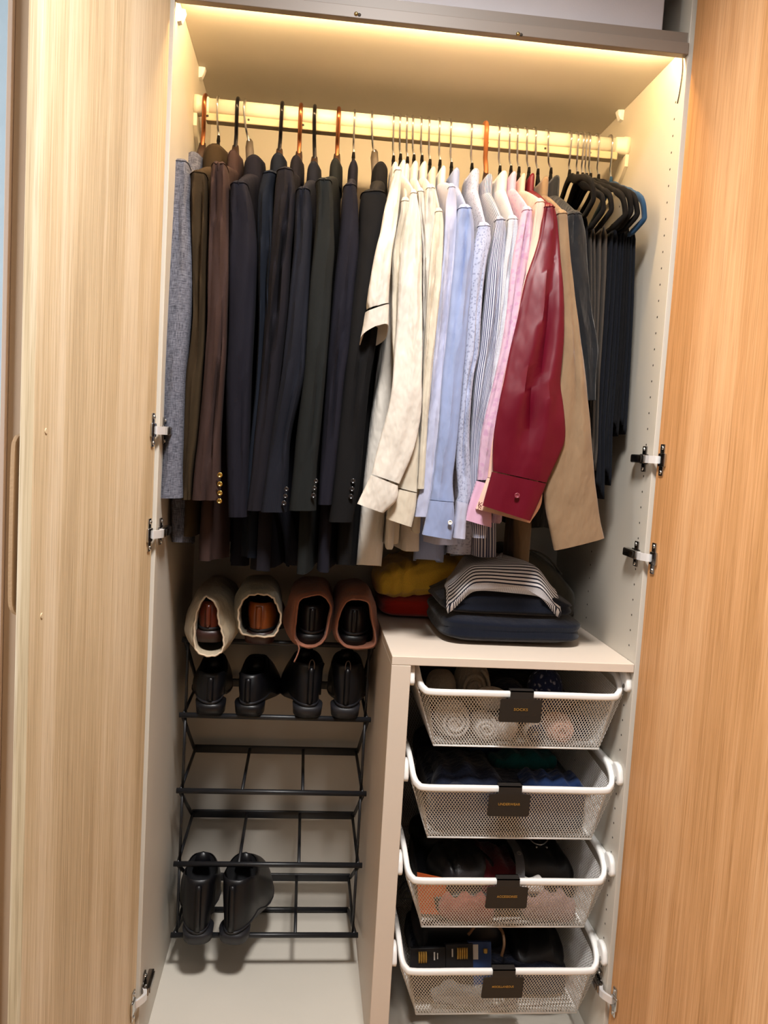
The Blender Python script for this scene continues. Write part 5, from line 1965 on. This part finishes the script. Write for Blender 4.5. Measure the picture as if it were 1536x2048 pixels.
blob('rolled_socks', 'grey marl sock roll standing tall in the middle of the socks basket', 'socks', SK, 'sock_grey', (0.672, 0.20, S1 + 0.03), (0.080, 0.09, 0.115), 8, True)
blob('rolled_socks', 'grey and white socks behind the left lip of the socks basket', 'socks', SK, 'sock_grey', (0.602, 0.19, S1 + 0.04), (0.068, 0.08, 0.080), 9)
blob('rolled_socks', 'blue flower-patterned sock ball at the right of the socks basket', 'socks', SK, 'sock_blue', (0.838, 0.185, S1 + 0.030), (0.078, 0.08, 0.100), 10)
blob('rolled_socks', 'dark sock roll between the grey and the blue ones', 'socks', SK, 'sock_navy', (0.755, 0.20, S1 + 0.03), (0.075, 0.09, 0.070), 11)
blob('rolled_socks', 'dark slab added behind the socks for the shade in the basket', 'socks', SK, 'sock_navy', (0.748, 0.33, S1), (0.345, 0.34, 0.06), 12, ex=0.25, ez=0.3)  # stands in for the shade behind and beneath the socks

S2 = RIMS[1] + bz + 0.0025
UW = 'folded underwear in the second basket'


def ripple(name, label, cat, group, mat, c, d, seed, rot=0.0, nfold=3, ex=0.35, ez=0.7):
    g = thing(name, c, label, cat, group)
    R = Matrix.Rotation(rot, 3, 'Z')
    w = wob(seed, 0.010, 11)

    def fn(p, a, b, cc):
        q = p + w(p)
        q.z += 0.006 * math.sin(nfold * PI * a + seed) * sstep(-0.2, 0.8, cc)
        return R @ q
    mb = MB()
    mb.slab(c[0], c[1], c[2] + d[2] / 2, d[0], d[1], d[2], ex, ez, 56, 22, fn)
    zmin = min(p[2] for p in mb.v)
    mb.v = [(min(max(p[0], 0.55), 0.944), p[1], p[2] + c[2] - zmin) for p in mb.v]
    mb.build('folded_cloth', M[mat], g)
    return g


ripple('folded_underwear', 'flat dark layer at the bottom of the underwear basket', 'underwear', UW, 'dknavy', (0.748, 0.215, S2), (0.345, 0.300, 0.085), 27, ex=0.2, ez=0.15)
ripple('folded_underwear', 'dark navy folded underwear filling the left of the underwear basket', 'underwear', UW, 'dknavy', (0.665, 0.185, S2), (0.165, 0.21, 0.115), 21)
ripple('folded_underwear', 'dark navy folded underwear along the front right of the underwear basket', 'underwear', UW, 'dknavy', (0.835, 0.155, S2), (0.150, 0.15, 0.090), 22)
ripple('folded_underwear', 'royal blue waistband lying at the front right of the underwear basket', 'underwear', UW, 'royal', (0.845, 0.130, S2 + 0.082), (0.135, 0.085, 0.026), 23, -0.05, 4)
ripple('folded_underwear', 'teal green folded piece in the underwear basket', 'underwear', UW, 'teal', (0.810, 0.235, S2 + 0.078), (0.150, 0.075, 0.044), 24, 0.05)
ripple('folded_underwear', 'slate blue folded piece behind the teal one', 'underwear', UW, 'slate', (0.795, 0.32, S2 + 0.08), (0.200, 0.085, 0.058), 25, 0.10)
ripple('folded_underwear', 'dark folded pieces at the back of the underwear basket', 'underwear', UW, 'dknavy', (0.735, 0.395, S2), (0.30, 0.14, 0.12), 26)

S3 = RIMS[2] + bz + 0.0025
AC = 'accessories in the third basket'
g = thing('card_wallet', (0.583, 0.075, S3 + 0.08), 'orange card folder at the left end of the accessories basket', 'folder', AC)
mb = MB()
for p, q in (((0.560, 0.088, 0.082), (0.610, 0.110, 0.122)),):
    pass
mb.loft([[(0.566, 0.088, S3 + 0.01), (0.628, 0.082, S3 + 0.008), (0.622, 0.094, S3 + 0.084), (0.560, 0.10, S3 + 0.094)],
         [(0.566, 0.092, S3 + 0.01), (0.628, 0.086, S3 + 0.008), (0.622, 0.098, S3 + 0.084), (0.560, 0.104, S3 + 0.094)]], True, True, True)
mb.build('card', M['orange'], g, False)
ripple('dark_base', 'dark slab added to fill the floor of the accessories basket', 'scarf', AC, 'black_item', (0.748, 0.235, S3), (0.345, 0.30, 0.050), 38, ex=0.2, ez=0.15)  # added dark base hiding the pale mesh floor under the accessories
ripple('leather_pouch', 'black glossy leather pouch crumpled in the accessories basket', 'pouch', AC, 'black_item', (0.668, 0.165, S3), (0.125, 0.14, 0.118), 31, 0.2, 5)
ripple('wool_scarf', 'maroon scarf folded in the middle of the accessories basket', 'scarf', AC, 'maroon', (0.748, 0.175, S3), (0.100, 0.17, 0.098), 32)
ripple('camera_bag', 'black nylon bag at the right of the accessories basket', 'bag', AC, 'black_item', (0.855, 0.23, S3), (0.145, 0.19, 0.105), 33)
g = thing('webbing_strap', (0.79, 0.18, S3 + 0.1), 'grey webbing strap with a snap lying over the accessories basket', 'strap', AC)
mb = MB()
pth = crom([(0.782, 0.30, S3 + 0.112), (0.783, 0.245, S3 + 0.125), (0.790, 0.20, S3 + 0.118), (0.796, 0.165, S3 + 0.112), (0.792, 0.12, S3 + 0.105), (0.786, 0.09, S3 + 0.085)], 24)
rings = []
for i, p in enumerate(pth):
    rings.append([p + Vector((-0.010, 0, 0)), p + Vector((0.010, 0, 0)), p + Vector((0.010, 0, 0.003)), p + Vector((-0.010, 0, 0.003))])
mb.loft(rings, True, True, True)
mb.build('strap_body', M['grey_strap'], g, False)
button('snap', Vector((0.797, 0.152, S3 + 0.1135)), 0.006, M['chrome'], g, Vector((0, -0.3, 1)))
g = thing('buckle', (0.86, 0.2, S3 + 0.11), 'silver curved buckle on the black bag in the accessories basket', 'buckle', AC)
MB().tube(crom([(0.838, 0.215, S3 + 0.116), (0.848, 0.200, S3 + 0.112), (0.866, 0.198, S3 + 0.111), (0.882, 0.212, S3 + 0.115)], 16), 0.0022, 8).build('bar', M['chrome'], g)
for x in (0.849, 0.873):
    MB().slab(x, 0.190, S3 + 0.108, 0.006, 0.006, 0.006, 1, 1, 12, 8).build('stud', M['chrome'], g)
ripple('folded_cloth', 'salmon cloth low at the left front of the accessories basket', 'cloth', AC, 'salmon', (0.668, 0.078, S3), (0.125, 0.034, 0.055), 34)
ripple('folded_cloth', 'pale pink cloth low at the right front of the accessories basket', 'cloth', AC, 'pale_pink', (0.850, 0.088, S3), (0.120, 0.045, 0.058), 35)
ripple('folded_cloth', 'white cloth peeping right of the accessories label', 'cloth', AC, 'sock_white', (0.812, 0.100, S3 + 0.050), (0.055, 0.04, 0.036), 36, 0, 1)
ripple('belt_roll', 'dark rolled belts at the back of the accessories basket', 'belt', AC, 'black_item', (0.735, 0.37, S3), (0.30, 0.16, 0.10), 37)

S4 = RIMS[3] + bz + 0.0025
MI = 'odds and ends in the bottom basket'
ripple('black_pouch', 'large black zipped pouch across the bottom basket', 'pouch', MI, 'black_item', (0.690, 0.27, S4), (0.20, 0.20, 0.145), 41)
ripple('black_pouch', 'black cloth bundle at the right of the bottom basket', 'pouch', MI, 'black_item', (0.860, 0.27, S4), (0.130, 0.30, 0.105), 42)


def packet(label, c, lx, lz, body, bands, rot, tilt):
    g = thing('packet', c, label, 'packet', MI)
    R = Matrix.Translation(Vector(c)) @ Matrix.Rotation(rot, 4, 'Z') @ Matrix.Rotation(tilt, 4, 'X')
    mb = MB().box(-lx / 2, lx / 2, -0.008, 0.008, 0, lz, 0.0015)
    mb.v = [tuple(R @ Vector(p)) for p in mb.v]
    o = mb.build('card_pack', M[body], g, False)
    for k, (x, mat, z0, z1, wd) in enumerate(bands):
        m2 = MB()
        if mat == 'gold':
            m2.tube([(x, -0.0095, z0), (x, -0.0105, (z0 + z1) / 2), (x, -0.0095, z1)], wd, 8)
        else:
            m2.box(x - wd, x + wd, -0.0088, -0.0081, z0, z1)
        m2.v = [tuple(R @ Vector(p)) for p in m2.v]
        m2.build('coil' if mat == 'gold' else 'print', M[mat], o, mat == 'gold')
    return g


pk = 0.095
packet('black packet with gold coils, left one behind the lip of the bottom basket', (0.598, 0.085, S4 + 0.022), 0.078, pk, 'black_item',
       [(-0.020 + 0.005 * i, 'gold', 0.066, 0.088, 0.0023) for i in range(4)] + [(0.014, 'paper', 0.070, 0.086, 0.0015), (0.021, 'paper', 0.072, 0.084, 0.001)], 0.05, -0.35)
packet('black packet with gold coils, right one behind the lip of the bottom basket', (0.668, 0.090, S4 + 0.027), 0.062, pk, 'black_item',
       [(-0.004 + 0.005 * i, 'gold', 0.066, 0.088, 0.0023) for i in range(5)] + [(-0.016, 'paper', 0.070, 0.086, 0.0015)], 0.03, -0.35)
packet('blue and white packet with round gold tags in the bottom basket', (0.715, 0.098, S4 + 0.027), 0.052, pk, 'pack_blue',
       [(-0.014, 'paper', 0.060, 0.090, 0.010), (0.012, 'gold', 0.074, 0.082, 0.005)], 0.0, -0.35)
g = thing('cable_coil', (0.72, 0.14, S4 + 0.13), 'brown cable looped above the packets in the bottom basket', 'cable', MI)
MB().tube(crom([(0.690, 0.135, S4 + 0.128), (0.715, 0.15, S4 + 0.146), (0.742, 0.15, S4 + 0.150), (0.765, 0.135, S4 + 0.140), (0.768, 0.115, S4 + 0.122), (0.760, 0.10, S4 + 0.10)], 30), 0.0033, 8).build('cord', M['cable_brown'], g)
g = thing('cable_coil', (0.76, 0.25, S4 + 0.15), 'grey cables lying on the black pouch in the bottom basket', 'cable', MI)
for dz, dx in ((0, 0), (0.004, 0.010), (0.001, 0.018)):
    MB().tube(crom([(0.700 + dx, 0.30, S4 + 0.158 + dz), (0.712 + dx, 0.255, S4 + 0.160 + dz), (0.722 + dx, 0.225, S4 + 0.156 + dz), (0.752 + dx, 0.22, S4 + 0.150 + dz), (0.790, 0.215, S4 + 0.135),
                    (0.792, 0.20, S4 + 0.115)], 30), 0.0020, 8).build('cord', M['cable_grey'], g)
g = thing('cable_coil', (0.57, 0.2, S4 + 0.15), 'grey cable loops at the left end of the bottom basket', 'cable', MI)
for k in range(3):
    MB().tube(crom([(0.556, 0.33 - 0.02 * k, S4 + 0.12), (0.568, 0.29 - 0.02 * k, S4 + 0.165), (0.585, 0.24 - 0.02 * k, S4 + 0.15), (0.600 + 0.006 * k, 0.22, S4 + 0.16), (0.585, 0.19, S4 + 0.135)], 24), 0.0022, 8).build('cord', M['cable_grey'], g)
ripple('plastic_bag', 'clear plastic bag showing through the front of the bottom basket', 'bag', MI, 'poly', (0.70, 0.075, S4), (0.20, 0.03, 0.045), 44)
ripple('folded_cloth', 'dark slab added to fill the floor of the bottom basket', 'cloth', MI, 'dknavy', (0.748, 0.235, S4), (0.345, 0.27, 0.060), 45, ex=0.2, ez=0.2)  # dark filler added over the light mesh floor
